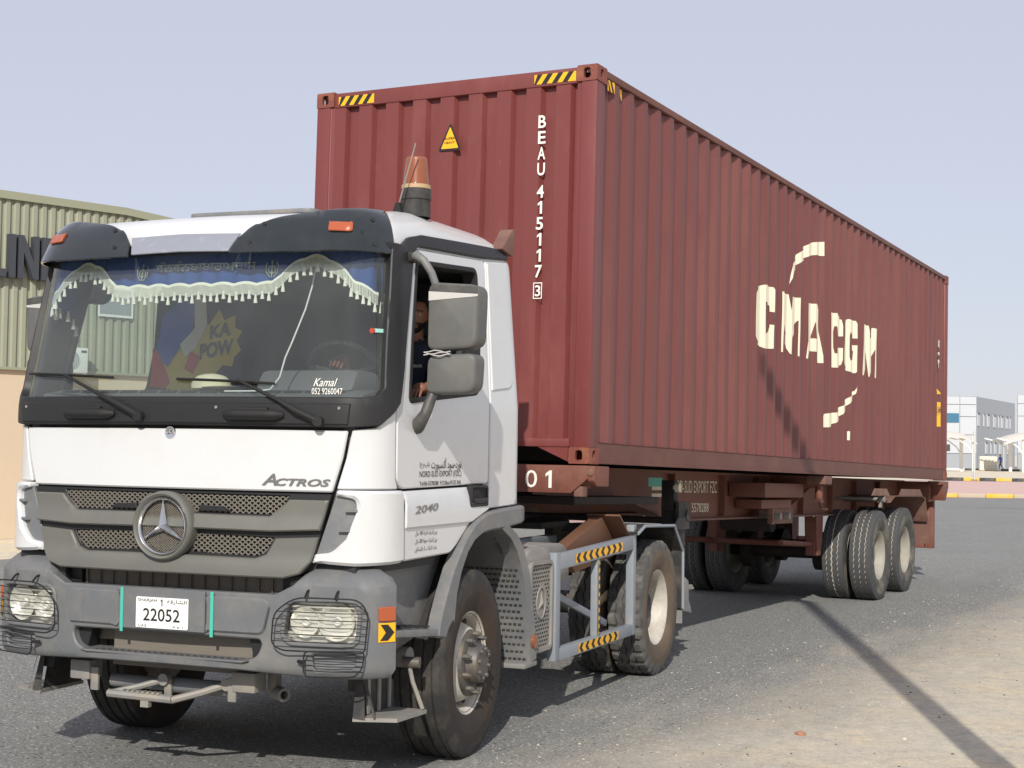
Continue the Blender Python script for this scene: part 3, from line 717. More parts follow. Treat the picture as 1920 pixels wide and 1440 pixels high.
MB().bb((-1.0, .25, -.30), (1.0, 1.9, -.24)).build('kingpin_plate', 'trailer_dark', TR, bevel=.01)
# mid outriggers with twist locks
for s in (1, -1):
    for y in (6.05,):
        m = MB(); m.prism([(.61, -.42), (.61, -.03), (1.215, -.03), (1.215, -.11), (1.0, -.14), (.70, -.42)], lambda a, b, t: (s*a, y+t, b), 0, .02)
        m.prism([(.61, -.42), (.61, -.03), (1.215, -.03), (1.215, -.11), (1.0, -.14), (.70, -.42)], lambda a, b, t: (s*a, y+.2+t, b), 0, .02)
        m.bb((s*.61, y, -.028), (s*1.215, y+.22, -.012)); o = m.build('outrigger', 'trailer_red', TR)
        m = MB(); m.bb((s*1.02, y-.03, -.10), (s*1.225, y+.25, -.008)); m.build('twist_lock_housing', 'trailer_dusty', o, bevel=.01)
        m = MB(); m.cyl((s*1.12, y+.11, -.1), (s*1.12, y+.11, -.26), .04, n=12); m.box((s*1.12, y+.11, -.28), (.07, .1, .03)); m.tube([(s*1.12, y+.11, -.27), (s*1.16, y+.06, -.33), (s*1.16, y+.06, -.36), (s*1.2, y+.16, -.365)], .013); m.build('twist_lock_handle', 'trailer_red', o, smooth=True)
        # lower cross bracket
    m = MB(); m.bb((s*.62, 4.7, -.245), (s*1.0, 6.0, -.10)); m.bb((s*.62, 4.9, -.36), (s*.9, 5.9, -.27)); m.build('side_locker', 'trailer_red', TR, bevel=.01)
    m = MB(); m.bb((s*.85, 5.25, -.52), (s*.87, 6.05, -.36)); m.bb((s*.865, 5.25, -.52), (s*.905, 5.28, -.36)); o = m.build('valve_bracket', 'trailer_dusty', TR)
    for yy in (5.45, 5.75): MB().cyl((s*.87, yy, -.44), (s*.93, yy, -.44), .035, n=12).build('air_valve', 'steel_dusty', o)
# running gear
AX = (8.571, 9.881)
def loc(y, z): # world (y, z) on the ground frame -> trailer frame
    dz = z-1.6587; return (y*math.cos(TH)-dz*math.sin(TH), y*math.sin(TH)+dz*math.cos(TH))
for y in AX:
    a, b = loc(y, .53); MB().cyl((-.95, a, b), (.95, a, b), .075, n=16).build('axle', 'trailer_dark', TR, smooth=True)
for s in (1, -1):
    for i, y in enumerate((7.75, 9.22, 10.7)):
        hm = MB(); 
        for q in (-.07, .05): hm.prism([(y-.13, -.47), (y+.16, -.47), (y+.14, -.75), (y+.07, -.93), (y-.06, -.93), (y-.10, -.75)], lambda a, b, t: (s*.60+t, a, b), q, q+.02)
        hm.bb((s*.60-.05, y-.12, -.93), (s*.60+.05, y-.09, -.48)); hm.build('spring_hanger', 'trailer_red', TR)
    for y in AX:
        a, b = loc(y, .53); sp = MB()
        for k in range(6): 
            l = .62-.07*k
            sp.tube([(s*.6, a-l, b+.20+.018*k-.0), (s*.6, a-l*.5, b+.13+.006*k), (s*.6, a, b+.10+.003*k), (s*.6, a+l*.5, b+.13+.006*k), (s*.6, a+l, b+.20+.018*k)], .02, n=6)
        sp.build('leaf_spring', 'trailer_dark', TR)
        MB().cyl((s*.40, a, b), (s*.52, a, b), .21, n=24).build('brake_drum', 'trailer_dark', TR)
    MB().cyl((s*.6, 7.7, -.80), (s*.6, 6.5, -.75), .03, n=8).build('radius_rod', 'trailer_red', TR)
MB().cyl((-.95, 7.6, -.80), (.55, 7.6, -.80), .035, n=10).build('cross_tube', 'trailer_red', TR)
for (y, sgn) in ((7.15, 1),): MB().cyl((-.3, y, -.52), (.3, y, -.52), .14, n=20).build('air_tank', 'trailer_dark', TR, smooth=True)
tw0 = make_wheel('wheel', 'zig', ['tread_slate', 'sidewall_grey', 'groove_dust'], 'dish', TR, .537, .275, 96, 'rim_cream')
first = True
for y in AX:
    a, b = loc(y, .532)
    for s in (1, -1):
        for x in (1.062, .735):
            w = tw0 if first else copy_tree(tw0, TR); first = False
            w.location = (s*x, a, b); w.rotation_euler = (random.uniform(0, 6), 0, 0 if s > 0 else math.pi)
            if x < 1: w.rotation_euler[2] += math.pi
# mudguards, light bars, rear frame
for s in (1, -1):
    for (y0, y1) in ((8.25, 9.05), (9.72, 10.92)):
        pass
    g = MB(); P = [(9.0, -.29), (9.25, -.215), (10.75, -.215), (10.95, -.25), (11.12, -.55)]
    for q in range(len(P)-1):
        (a0, b0), (a1, b1) = P[q], P[q+1]
        g.add([(s*.62, a0, b0), (s*1.2, a0, b0), (s*1.2, a1, b1), (s*.62, a1, b1), (s*.62, a0, b0-.012), (s*1.2, a0, b0-.012), (s*1.2, a1, b1-.012), (s*.62, a1, b1-.012)], [(0, 1, 2, 3), (7, 6, 5, 4), (1, 5, 6, 2), (0, 3, 7, 4), (0, 4, 5, 1), (3, 2, 6, 7)])
    G = g.build('mudguard', 'trailer_dusty', TR)
    for ya, yb in ((8.1, 8.95), (9.45, 10.75)):
        MB().prism([(ya, -.215), (ya+.14, -.13), (yb-.16, -.13), (yb, -.215)], lambda a, b, t: (s*(1.19+t), a, b), 0, .015).build('mudguard_skirt', 'trailer_dusty', G)
    m = MB(); m.cyl((s*.6, 8.72, -.26), (s*1.17, 8.72, -.26), .022, n=10); m.cyl((s*1.15, 8.72, -.26), (s*1.20, 8.72, -.26), .04, n=12); m.bb((s*1.13, 8.69, -.36), (s*1.16, 8.75, -.2)); m.build('marker_lamp_arm', 'plastic_light', TR, smooth=True)
    MB().bb((s*.93, 12.16, -.96), (s*1.05, 12.24, -.18)).build('rear_post', 'trailer_red', TR, bevel=.006)
    MB().bb((s*.84, 11.18, -.86), (s*1.2, 11.20, -.42)).build('mud_flap', 'trailer_dusty', TR)
    m = MB(); m.prism([(11.75, -.012), (12.27, -.012), (12.27, -.10), (12.1, -.28), (12.0, -.28), (11.95, -.06), (11.75, -.06)], lambda a, b, t: (s*(1.05+t), a, b), 0, .18); m.build('rear_twist_lock', 'trailer_red', TR, bevel=.008)
MB().bb((-1.05, 11.85, -.30), (1.05, 12.2, -.02)).build('rear_bolster', 'trailer_red', TR, bevel=.01)
MB().bb((-.92, 12.17, -.96), (.92, 12.23, -.86)).build('underrun_bar', 'trailer_red', TR, bevel=.01)
# landing legs
for s in (1, -1):
    m = MB(); m.bb((s*.78, 2.50, -.36), (s*.90, 2.59, -.10)); m.bb((s*.77, 2.53, -.80), (s*.93, 2.70, -.34)); m.bb((s*.80, 2.56, -1.0), (s*.90, 2.67, -.80)); L_ = m.build('landing_leg', 'frame_dark', TR, bevel=.006)
    MB().prism([(2.37, -1.04), (2.77, -1.04), (2.71, -1.0), (2.43, -1.0)], lambda a, b, t: (s*(.70+t), a, b), 0, .3).build('foot', 'steel_dusty', L_)
    m = MB(); m.bb((s*.93, 2.46, -.52), (s*.96, 2.73, -.28)); m.cyl((s*.94, 2.67, -.40), (s*.97, 2.67, -.40), .05, n=14); m.build('gear_box', 'frame_dark', L_)
    m = MB(); m.tube([(s*.92, 2.43, -.16), (s*.96, 2.43, -.16)], .02); m.cyl((s*.94, 2.43, -.16), (s*.98, 2.43, -.16), .04, n=12); m.build('lamp_arm', 'letter_cream', L_)
MB().cyl((-.8, 2.57, -.45), (.8, 2.57, -.45), .03, n=10).build('leg_cross_shaft', 'trailer_dark', TR)

# ------------------------------------------------------------------ tractor unit: X to its left side, Y rearwards, origin on the ground under the front axle
TT = tag(empty('truck_tractor', (.3492, -2.3198, 0), (0, 0, .09133)), 'white cab-over tractor truck with grey bumper and three-pointed star grille', 'truck')
def mkplan(fy, k, xf, W, yend):
    pts = [(xf*i/24, fy+k*(i/24)**2) for i in range(25)]
    a = math.atan2(2*k/xf, 1); r = (W-xf)/(1-math.sin(a)); x0, y0 = pts[-1]
    for i in range(1, 17):
        t = a+(math.pi/2-a)*i/16; pts.append((x0+r*(math.sin(t)-math.sin(a)), y0+r*(math.cos(a)-math.cos(t))))
    pts.append((W, yend-.06))
    for i in range(1, 5):
        t = math.pi/2*i/4; pts.append((W-.06*(1-math.cos(t)), yend-.06+.06*math.sin(t)))
    pts.append((0, yend)); u = [0]
    for p, q in zip(pts, pts[1:]): u.append(u[-1]+math.hypot(q[0]-p[0], q[1]-p[1]))
    return u, pts
import bisect
def ip(plan, a):
    u, p = plan; a = min(max(a, 0), u[-1]-1e-9); i = min(len(u)-2, bisect.bisect_right(u, a)-1); t = (a-u[i])/(u[i+1]-u[i])
    return p[i][0]+(p[i+1][0]-p[i][0])*t, p[i][1]+(p[i+1][1]-p[i][1])*t
CABP = mkplan(-1.33, .085, .95, 1.15, .73); BMP = mkplan(-1.37, .075, 1.0, 1.26, -.30)
cl = lambda t: min(1, max(0, t))
def cab(u, z):
    s = -1 if u < 0 else 1; x, y = ip(CABP, abs(u))
    y += .15*cl((z-1.95)/.95)*cl((.4-y)/1.4); x *= 1-.065*cl((z-2.0)/.9)
    if z > 2.86:
        q = cl((z-2.86)/.22); i = .26*(1-math.sqrt(max(0, 1-q*q))); x *= 1-i/1.15; y += i*(-1 if y > -.2 else 1)*cl(abs(y+.2)/.6)
    return (s*x, y, z)
def bump(u, z):
    s = -1 if u < 0 else 1; x, y = ip(BMP, abs(u)); return (s*x, y, z)
def both(fn):
    fn(1); fn(-1)
def sg(poly, s): return poly if s > 0 else mir(poly)

# --- cab body
GL = sym([(0, 2.006), (1.06, 2.006), (1.14, 2.02), (1.172, 2.06), (1.172, 2.15), (1.176, 2.30), (1.188, 2.53), (1.198, 2.79), (0, 2.79)])
WIN = fillet([(1.520, 2.762), (2.405, 2.806), (2.402, 2.40), (2.356, 2.085), (1.435, 2.008), (1.464, 2.326)], [.03, .05, 0, .05, .03, 0])
sh = MB(); us = [-4.15+8.30*i/180 for i in range(181)]; zs = [1.12+(2.86-1.12)*j/58 for j in range(59)]
GLb = inset(GL, -.03); WB_ = inset(WIN, -.025)
if area(GL) < 0: GLb = inset(GL, -.03)
V = []
for u in us:
    for z in zs:
        n = snormal(cab, u, z); V.append(Vector(cab(u, z))-n*.045)
def open_(u, z): return inside(u, z, GLb) or inside(abs(u), z, WB_) or (1.2 < abs(u) < 3.06 and z < 1.36 and (abs(u)-2.35)**2/.55+(z-.6)**2/.55 < 1)
F = [(i*59+j, (i+1)*59+j, (i+1)*59+j+1, i*59+j+1) for i in range(180) for j in range(58) if not open_((us[i]+us[i+1])/2, (zs[j]+zs[j+1])/2)]
sh.add(V, F); sh.build('cab_shell', 'interior', TT, smooth=True)
ff = MB(); ff.bb((-1.08, -1.18, 1.28), (1.08, .66, 1.32)); ff.build('cab_floor', 'interior', TT)
# roof
rf = MB(); rings = []; NU = 160; rz = [2.835, 2.86, 2.90, 2.94, 2.98, 3.015, 3.045, 3.065, 3.076]
rv = []
for z in rz:
    for i in range(NU):
        u = -4.15+8.30*i/NU; rv.append(cab(u, z))
ctr = (0, -.2)
for k, zz in ((.75, 3.080), (.4, 3.082), (.02, 3.083)):
    for i in range(NU):
        x, y, _ = rv[(len(rz)-1)*NU+i]; rv.append((x*k+ctr[0]*(1-k), y*k+ctr[1]*(1-k), zz))
nr = len(rz)+3
def ztop(y): t = cl((y+1.0)/.7); return 3.018+.075*t*t*(3-2*t)
rv = [(x, y, z if z < 2.86 else 2.86+(z-2.86)*(ztop(y)-2.86)/.22) for x, y, z in rv]
rf.add(rv, [(j*NU+i, j*NU+(i+1) % NU, (j+1)*NU+(i+1) % NU, (j+1)*NU+i) for j in range(nr-1) for i in range(NU)])
ROOF = rf.build('roof', 'white_paint', TT, smooth=True, angle=60)
MB().prism(fillet([(-.42, -.62), (.42, -.62), (.42, .12), (-.42, .12)], .08), lambda a, b, t: (a, b, t), 3.075, 3.100).build('roof_hatch', 'plastic_grey', ROOF, bevel=.006)
patch('windscreen', cab, GL, 'windscreen_glass', TT, off=-.006, th=.010, res=.08, bev=0)
FR = sym([(0, 1.862), (1.02, 1.857), (1.15, 1.868), (1.245, 1.94), (1.293, 1.985), (1.352, 2.18), (1.405, 2.49), (1.463, 2.80), (1.52, 2.848), (2.556, 2.893), (2.99, 2.930), (2.99, 2.985), (2.322, 2.955), (1.58, 2.918), (1.40, 2.885), (1.30, 2.83), (0, 2.83)])
patch('windscreen_surround', cab, FR, 'black_trim', TT, off=lambda u, z: .022+.016*cl((1.36-abs(u))/.12), th=.06, holes=[GL], res=.05, bev=.006)
lp = sym([(0, 1.972), (1.018, 1.972), (1.008, 1.870), (0, 1.872)])
LP = patch('wiper_panel', cab, lp, 'black_trim', TT, off=.048, th=.02, bev=.006)
for u in (-.99, .98, -.30, .30):
    x, y, z = cab(u, 1.955); MB().cyl((x, y-.046, z), (x, y-.052, z), .008, n=10).build('screw', 'steel_dusty', LP)
for u0, u1 in ((-.675, -.335), (.355, .680)):
    h = MB(); n = 8
    pts = []
    for i in range(n+1):
        u = u0+(u1-u0)*i/n; x, y, z = cab(u, 1.92); d = .075 if 0 < i < n else .05; pts.append((x, y-d, 1.918))
    h.tube(pts, [.018]+[.026]*(n-1)+[.018], n=10)
    h.tube([(p_[0], p_[1]+.02, 1.945) for p_ in pts[2:-2]], .012, n=8)
    h.build('grab_handle', 'rubber_seal', TT, smooth=True, angle=60)
# wipers
for base, elbow, b0, b1 in (((-.157, 1.907), (-.737, 2.125), (-1.08, 2.140), (-.40, 2.112)), ((.87, 1.888), (.40, 2.091), (.02, 2.102), (.60, 2.078))):
    def q(p_, d): n = snormal(cab, *p_); return Vector(cab(*p_))+n*d
    w = MB(); w.tube([q(base, .07), q(((base[0]*.75+elbow[0]*.25), base[1]*.75+elbow[1]*.25), .075), q(((base[0]*.5+elbow[0]*.5), base[1]*.5+elbow[1]*.5), .06), q(elbow, .035)], [.017, .017, .011, .008], n=8)
    w.cyl(q(base, .04), q(base, .085), .026, n=14); W = w.build('wiper', 'rubber_seal', TT, smooth=True, angle=50)
    k = 10; bl = MB(); bl.tube([q((b0[0]+(b1[0]-b0[0])*i/k, b0[1]+(b1[1]-b0[1])*i/k), .012+.012*math.sin(math.pi*i/k)) for i in range(k+1)], .0075, n=6)
    bl.tube([q((b0[0]+(b1[0]-b0[0])*i/k, b0[1]+(b1[1]-b0[1])*i/k), .022+.012*math.sin(math.pi*i/k)) for i in range(2, k-1)], .006, n=6)
    bl.build('blade', 'rubber_seal', W)
# sun visor halves and silver strip
VO = lambda u, z: (.035+.085*cl((2.985-z)/.22))*(1-.72*cl((abs(u)-.92)/.28))
vis = fillet([(.325, 2.742), (.345, 2.82), (.42, 2.892), (.56, 2.940), (.96, 2.990), (1.215, 3.015), (1.225, 2.765), (.85, 2.742)], [0, .05, .06, .07, .1, .03, .03, 0])
for s in (1, -1):
    v = patch('sun_visor', cab, sg(vis, s), 'visor_smoke', TT, off=VO, th=.012, res=.04, bev=.004)
    lm = sg(fillet([(.885, 2.858), (1.0, 2.858), (1.0, 2.905), (.885, 2.905)], .012), s)
    patch('marker_lamp', cab, lm, 'amber_red', v, off=lambda u, z: VO(u, z)+.014, th=.014, res=.03, bev=.004)
    for u, z in ((.50, 2.90), (.44, 2.80), (1.10, 2.93), (1.10, 2.80)):
        p_ = Vector(cab(s*u, z)); n = snormal(cab, s*u, z); MB().cyl(p_+n*(VO(u, z)), p_+n*(VO(u, z)+.006), .012, n=12).build('screw', 'rubber_seal', v)
patch('visor_strip', cab, sym([(0, 2.762), (.315, 2.756), (.345, 2.83), (.36, 2.862), (0, 2.868)]), 'silver_strip', TT, off=lambda u, z: VO(u, z)-.012, th=.01, res=.05, bev=.003)
# painted panels
fp = patch('front_panel', cab, fillet(sym([(0, 1.842), (1.008, 1.842), (.982, 1.70), (.930, 1.528), (0, 1.528)]), .012), 'white_paint', TT, off=.012, th=.035, bev=.008)
x, y, z = cab(.005, 1.822); em = MB(); em.lathe([(0, .0005), (.006, .026), (.006, .031), (0, .034)], 28); em.xf(Matrix.Translation((x, y-.012, z)) @ Matrix.Rotation(-math.pi/2, 4, 'Z')); EM = em.build('bonnet_badge', 'chrome', fp, smooth=True)
st = MB()
for k in range(3):
    a = math.pi/2+k*2*math.pi/3; st.add([(x+.024*math.cos(a), y-.020, z+.024*math.sin(a)), (x+.006*math.cos(a+1.05), y-.020, z+.006*math.sin(a+1.05)), (x, y-.026, z), (x+.006*math.cos(a-1.05), y-.020, z+.006*math.sin(a-1.05))], [(0, 1, 2), (0, 2, 3)])
st.build('star', 'chrome', EM)
text('lettering', 'A', lambda a, b, t: tuple(Vector(cab(.592+a, 1.588+b))+snormal(cab, .592+a, 1.578)*.018), (.085, .060), 'badge_grey', fp, .02, shear=.3)
text('lettering', 'CTROS', lambda a, b, t: tuple(Vector(cab(.775+a, 1.576+b))+snormal(cab, .775+a, 1.578)*.018), (.30, .038), 'badge_grey', fp, .03, shear=.3)
for s in (1, -1):
    patch('corner_panel', cab, sg(fillet([(1.028, 1.846), (1.148, 1.858), (1.238, 1.93), (1.286, 1.975), (1.292, 1.60), (1.318, 1.545), (.955, 1.545), (1.0, 1.70)], [.01, 0, 0, 0, 0, .01, .01, 0]), s), 'white_paint', TT, off=.010, th=.035, bev=.006)
    patch('corner_deflector', cab, sg(fillet([(1.350, 1.538), (1.362, 1.165), (1.05, 1.158), (.838, 1.172), (.852, 1.214), (.940, 1.224), (1.008, 1.294), (1.058, 1.44), (1.050, 1.497), (.955, 1.512), (.960, 1.540)], [.02, .03, 0, .01, .01, .03, 0, .03, .03, .01, .01]), s), 'white_paint', TT, off=.038, th=.07, bev=.016)
    vt = patch('corner_vent', cab, sg([(.950, 1.512), (1.060, 1.505), (1.068, 1.44), (1.015, 1.285), (.94, 1.215), (.850, 1.208)], s), 'plastic_grey', TT, off=.004, th=.02, bev=.003)
    for z0, u0, u1 in ((1.43, 1.0, 1.058), (1.33, .97, 1.022)):
        patch('vent_fin', cab, sg([(u0, z0), (u1, z0), (u1, z0+.014), (u0+.02, z0+.010)], s), 'plastic_grey', vt, off=.03, th=.03, bev=.002)
    patch('door', cab, sg(fillet([(1.305, 1.60), (1.302, 1.99), (1.360, 2.18), (1.413, 2.485), (1.470, 2.80), (1.525, 2.838), (2.555, 2.882), (2.520, 2.136), (2.514, 1.555), (1.365, 1.545)], [0, 0, 0, 0, .03, .03, .03, 0, .03, .03]), s), 'white_paint', TT, off=.010, th=.05, holes=[sg(WIN, s)], bev=.007)
    patch('window_seal', cab, sg(inset(WIN, -.016) if area(WIN) > 0 else inset(WIN, -.016), s), 'rubber_seal', TT, off=.016, th=.085, holes=[sg(inset(WIN, .012), s)], bev=.004)
    if s < 0: patch('side_window', cab, sg(WIN, s), 'side_glass', TT, off=-.004, th=.006, bev=0, res=.1)
    dl = patch('door_lower_cover', cab, sg(fillet([(1.378, 1.532), (2.506, 1.542), (2.482, 1.402), (2.24, 1.338), (2.04, 1.212), (1.965, 1.178), (1.382, 1.168)], [.02, .02, .01, .04, .02, .02, .02]), s), 'white_paint', TT, off=lambda u, z: .012+.022*cl((1.52-z)/.05)-.012*cl((1.345-z)/.012), th=.06, bev=.009, lines=[[(s*1.385, 1.345), (s*2.20, 1.345)], [(s*1.385, 1.333), (s*2.19, 1.333)]])
    rq = patch('rear_quarter_panel', cab, sg(fillet([(2.535, 1.555), (2.540, 2.136), (2.578, 2.882), (3.06, 2.925), (3.07, 1.42), (2.505, 1.405)], [0, 0, .01, .0, .02, .02]), s), 'white_paint', TT, off=.010, th=.045, bev=.007)
    patch('quarter_pressing', cab, sg(fillet([(2.59, 2.872), (2.91, 2.892), (2.905, 2.13), (2.56, 2.10)], [.01, .02, .10, .01], 6), s), 'white_paint', rq, off=.018, th=.010, bev=.008)
    # door handle recess and bar
    dh = patch('door_handle', cab, sg(fillet([(2.20, 1.55), (2.455, 1.545), (2.46, 1.425), (2.205, 1.425)], .018), s), 'black_trim', TT, off=.040, th=.03, holes=[sg(fillet([(2.225, 1.535), (2.435, 1.53), (2.44, 1.445), (2.228, 1.445)], .015), s)], bev=.004)
    patch('recess', cab, sg([(2.215, 1.54), (2.445, 1.54), (2.445, 1.435), (2.215, 1.435)], s), 'cab_dark', dh, off=.032, th=.004, bev=0)
    patch('pull_bar', cab, sg(fillet([(2.24, 1.475), (2.43, 1.475), (2.43, 1.448), (2.24, 1.448)], .01), s), 'black_trim', dh, off=.052, th=.018, bev=.005)
rw = MB(); rw.prism([(-1.09, 1.30), (1.09, 1.30), (1.09, 2.0), (1.01, 2.86), (-1.01, 2.86), (-1.09, 2.0)], lambda a, b, t: (a, t, b), .70, .735); rw.build('rear_wall', 'white_paint', TT, bevel=.01)
for s in (1,):
    sd = lambda a, b, t, u0=0, z0=0, o=.0125: tuple(Vector(cab(u0+a, z0+b))+snormal(cab, u0+a, z0)*o)
    text('lettering', 'NORD-SUD EXPORT (FZC)', lambda a, b, t: sd(a, b, t, 1.847, 1.615), (.545, .042), 'black_print', TT, .0)
    text('lettering', 'Tel:06-5578288  P.O.Box:9125 SHJ.', lambda a, b, t: sd(a, b, t, 1.847, 1.566), (.545, .030), 'black_print', TT, .004)
    text('lettering', '\uFE95\uFEAD\uFEEE\uFE92\uFEB4\uFEDB\uFE83 \uFEA9\uFEEE\uFEB3-\uFEA9\uFEAD\uFEEE\uFEE7', lambda a, b, t: sd(a, b, t, 1.92, 1.672), (.40, .070), 'black_print', TT, .006)
    text('lettering', '(\uFEA1.\uFEE1.\uFEB5)', lambda a, b, t: sd(a, b, t, 1.635, 1.668), (.12, .036), 'black_print', TT, .0)
    text('lettering', '2040', lambda a, b, t: sd(a, b, t, 1.622, 1.437+a*.04, .037), (.29, .042), 'badge_grey', TT, .015, shear=.2)
    for i, t_ in enumerate(('\uFEDE\uFEDC\uFE9F 180 \uFE94\uFECF\uFEAD\uFE8E\uFED3 \uFE94\uFE92\uFEDB\uFEAE\uFEE4\uFEDF\uFE8D \uFEE5\uFEAF\uFEED', '\uFEDE\uFEDC\uFE9F 200 \uFE94\uFEDF\uFEEE\uFEE4\uFEA3 \uFE94\uFE92\uFEDB\uFEAE\uFEE4\uFEDF\uFE8D \uFEE5\uFEAF\uFEED', '\uFED6\uFE8B\uFE8E\uFEB4\uFEDF\uFE8E\uFE91 2 \uFE8F\uFE8E\uFEDB\uFEAE\uFEDF\uFE8D \uFEA9\uFEAA\uFECB')):
        text('lettering', t_, lambda a, b, t, i=i: sd(a, b, t, 1.645, 1.305-i*.042, .0245), (.27, .030), 'black_print', TT, .0)
# --- grille
mesh1 = fillet(sym([(0, 1.505), (.700, 1.505), (.668, 1.448), (.615, 1.408), (0, 1.414)]), 0)
meshR = fillet([(.150, 1.302), (.622, 1.290), (.578, 1.216), (.53, 1.194), (.150, 1.203)], [.01, .01, .02, .02, .01])
gout = fillet(sym([(0, 1.518), (.928, 1.518), (.855, 1.240), (.838, 1.176), (.780, 1.110), (.69, 1.086), (0, 1.088)]), [0, .01, 0, .02, .03, .03, 0, .03, .03, .02, 0, .01])
GR = patch('grille', cab, gout, 'black_trim', TT, off=.004, th=.03, holes=[mesh1, meshR, mir(meshR)], bev=.004)
HS = fillet([(.20, 1.447), (.33, 1.442), (.37, 1.418), (.19, 1.418)], 0)
bandA = fillet(sym([(0, 1.405), (.60, 1.400), (.66, 1.440), (.705, 1.487), (.918, 1.487), (.878, 1.335), (.62, 1.322), (0, 1.328)]), 0)
patch('grille_band', cab, bandA, 'grille_grey', GR, off=lambda u, z: .026+.02*cl((1.40-z)/.06), th=.045, bev=.008, res=.03)
bandB = fillet(sym([(0, 1.190), (.525, 1.184), (.585, 1.206), (.635, 1.288), (.868, 1.300), (.850, 1.236), (.832, 1.176), (.775, 1.112), (.69, 1.088), (0, 1.090)]), 0)
patch('grille_band', cab, bandB, 'grille_grey', GR, off=lambda u, z: .026+.02*cl((1.20-z)/.06), th=.045, bev=.008, res=.03)
def honeycomb(name, poly, off, cw, ch, parent, m='mesh_tan', thick=.0028):
    mb = MB(); x0, x1 = min(p[0] for p in poly), max(p[0] for p in poly); z0, z1 = min(p[1] for p in poly), max(p[1] for p in poly)
    r = 0; z = z0-ch
    def P(u, zz): return Vector(cab(u, zz))+snormal(cab, u, zz)*off
    def strut(a, b):
        m_ = ((a[0]+b[0])/2, (a[1]+b[1])/2)
        if not inside(*m_, poly): return
        A, B = P(*a), P(*b); d = (B-A).normalized(); n = snormal(cab, *m_); s_ = d.cross(n)*thick
        mb.add([A+s_, A-s_, B-s_, B+s_, A+s_-n*.008, A-s_-n*.008, B-s_-n*.008, B+s_-n*.008], [(0, 1, 2, 3), (0, 4, 5, 1), (2, 6, 7, 3), (1, 5, 6, 2), (3, 7, 4, 0)])
    while z < z1+ch:
        u = x0-cw+(cw/2 if r % 2 else 0)
        while u < x1+cw:
            strut((u-cw*.5, z), (u-cw*.22, z+ch*.5)); strut((u-cw*.22, z+ch*.5), (u+cw*.22, z+ch*.5)); strut((u+cw*.22, z+ch*.5), (u+cw*.5, z))
            u += cw*1.0*1.0
        z += ch*.5; r += 1
    o = mb.build(name, m, parent); tag(o, kind='stuff'); return o
honeycomb('grille_mesh', mesh1, -.004, .034, .026, GR)
honeycomb('grille_mesh', meshR, -.004, .034, .026, GR); honeycomb('grille_mesh', mir(meshR), -.004, .034, .026, GR)
for s in (1, -1): patch('grille_tab', cab, sg(HS, s), 'black_trim', GR, off=.02, th=.03, bev=.003)
MB().bb((-.70, -1.235, 1.10), (.70, -1.225, 1.50)).build('grille_backing', 'cab_dark', GR)
# star in its ring
SY = -1.375; SZ = 1.334
def ringmesh(prof, n=56): 
    m = MB(); m.lathe(prof, n); m.xf(Matrix.Translation((0, SY, SZ)) @ Matrix.Rotation(-math.pi/2, 4, 'Z')); return m
RG = ringmesh([(-.07, .178), (.0, .182), (.022, .178), (.030, .168), (.024, .158), (-.01, .150), (-.02, .140)]).build('star_surround', 'grille_grey', GR, smooth=True, angle=50)
ringmesh([(.004, .152), (.018, .150), (.024, .144), (.018, .136), (.004, .134)]).build('star_ring', 'chrome', RG, smooth=True, angle=60)
sm = MB()
for k in range(3):
    a = math.pi/2+k*2*math.pi/3; ti = (.142*math.cos(a), .142*math.sin(a)); l = (.026*math.cos(a+1.047), .026*math.sin(a+1.047)); r_ = (.026*math.cos(a-1.047), .026*math.sin(a-1.047))
    sm.add([(ti[0], SY-.012, SZ+ti[1]), (l[0], SY-.006, SZ+l[1]), (0, SY-.045, SZ), (r_[0], SY-.006, SZ+r_[1]), (ti[0], SY-.002, SZ+ti[1])], [(0, 1, 2), (0, 2, 3), (4, 1, 0), (4, 0, 3)])
sm.build('star', 'chrome', RG)
circ = [(.137*math.cos(2*math.pi*i/40), SZ+.137*math.sin(2*math.pi*i/40)) for i in range(40)]
honeycomb('star_mesh', circ, .035, .016, .013, RG, thick=.0016)
dk = MB(); dk.cyl((0, SY+.035, SZ), (0, SY+.030, SZ), .15, n=32); dk.build('star_backing', 'cab_dark', RG)
# --- bumper
bo = sym([(0, 1.008), (.655, 1.005), (.75, 1.055), (.80, 1.11), (.86, 1.150), (1.07, 1.145), (1.26, 1.140), (1.315, 1.10), (1.318, .64), (1.29, .596), (.91, .594), (.45, .612), (0, .616)])
HL = fillet([(.70, .80), (.722, .958), (.760, .985), (1.08, .985), (1.112, .93), (1.100, .785), (1.07, .765), (.745, .762)], [.03, .03, .03, .04, .04, .03, .03, .03])
LGh = fillet(sym([(0, .782), (.575, .775), (.585, .75), (.565, .69), (.50, .660), (0, .664)]), [0, .02, 0, .05, .05, 0, 0, .05, .05, 0, .02])
BO = lambda u, z: -.10*cl((z-1.06)/.09)**1.3-.02*cl((.63-z)/.04)
FOG = fillet([(.86, .715), (1.10, .725), (1.085, .645), (.875, .632)], .02)
BM = patch('bumper', bump, bo, 'bumper_grey', TT, off=BO, th=.06, holes=[HL, mir(HL), LGh, FOG, mir(FOG)], res=.045, bev=.008)
pp = patch('bumper_pressing', bump, fillet(sym([(0, .988), (.60, .985), (.635, .955), (.60, .80), (0, .802)]), [0, .03, .03, .04, 0, 0, .04, .03, .03]), 'bumper_grey', BM, off=.014, th=.02, bev=.010, holes=[sym([(0, .98), (.268, .98), (.268, .806), (0, .806)])])
patch('bumper_pressing', bump, fillet(sym([(0, 1.004), (.265, 1.004), (.265, .792), (0, .792)]), .006), 'bumper_grey', BM, off=.016, th=.02, bev=.004)
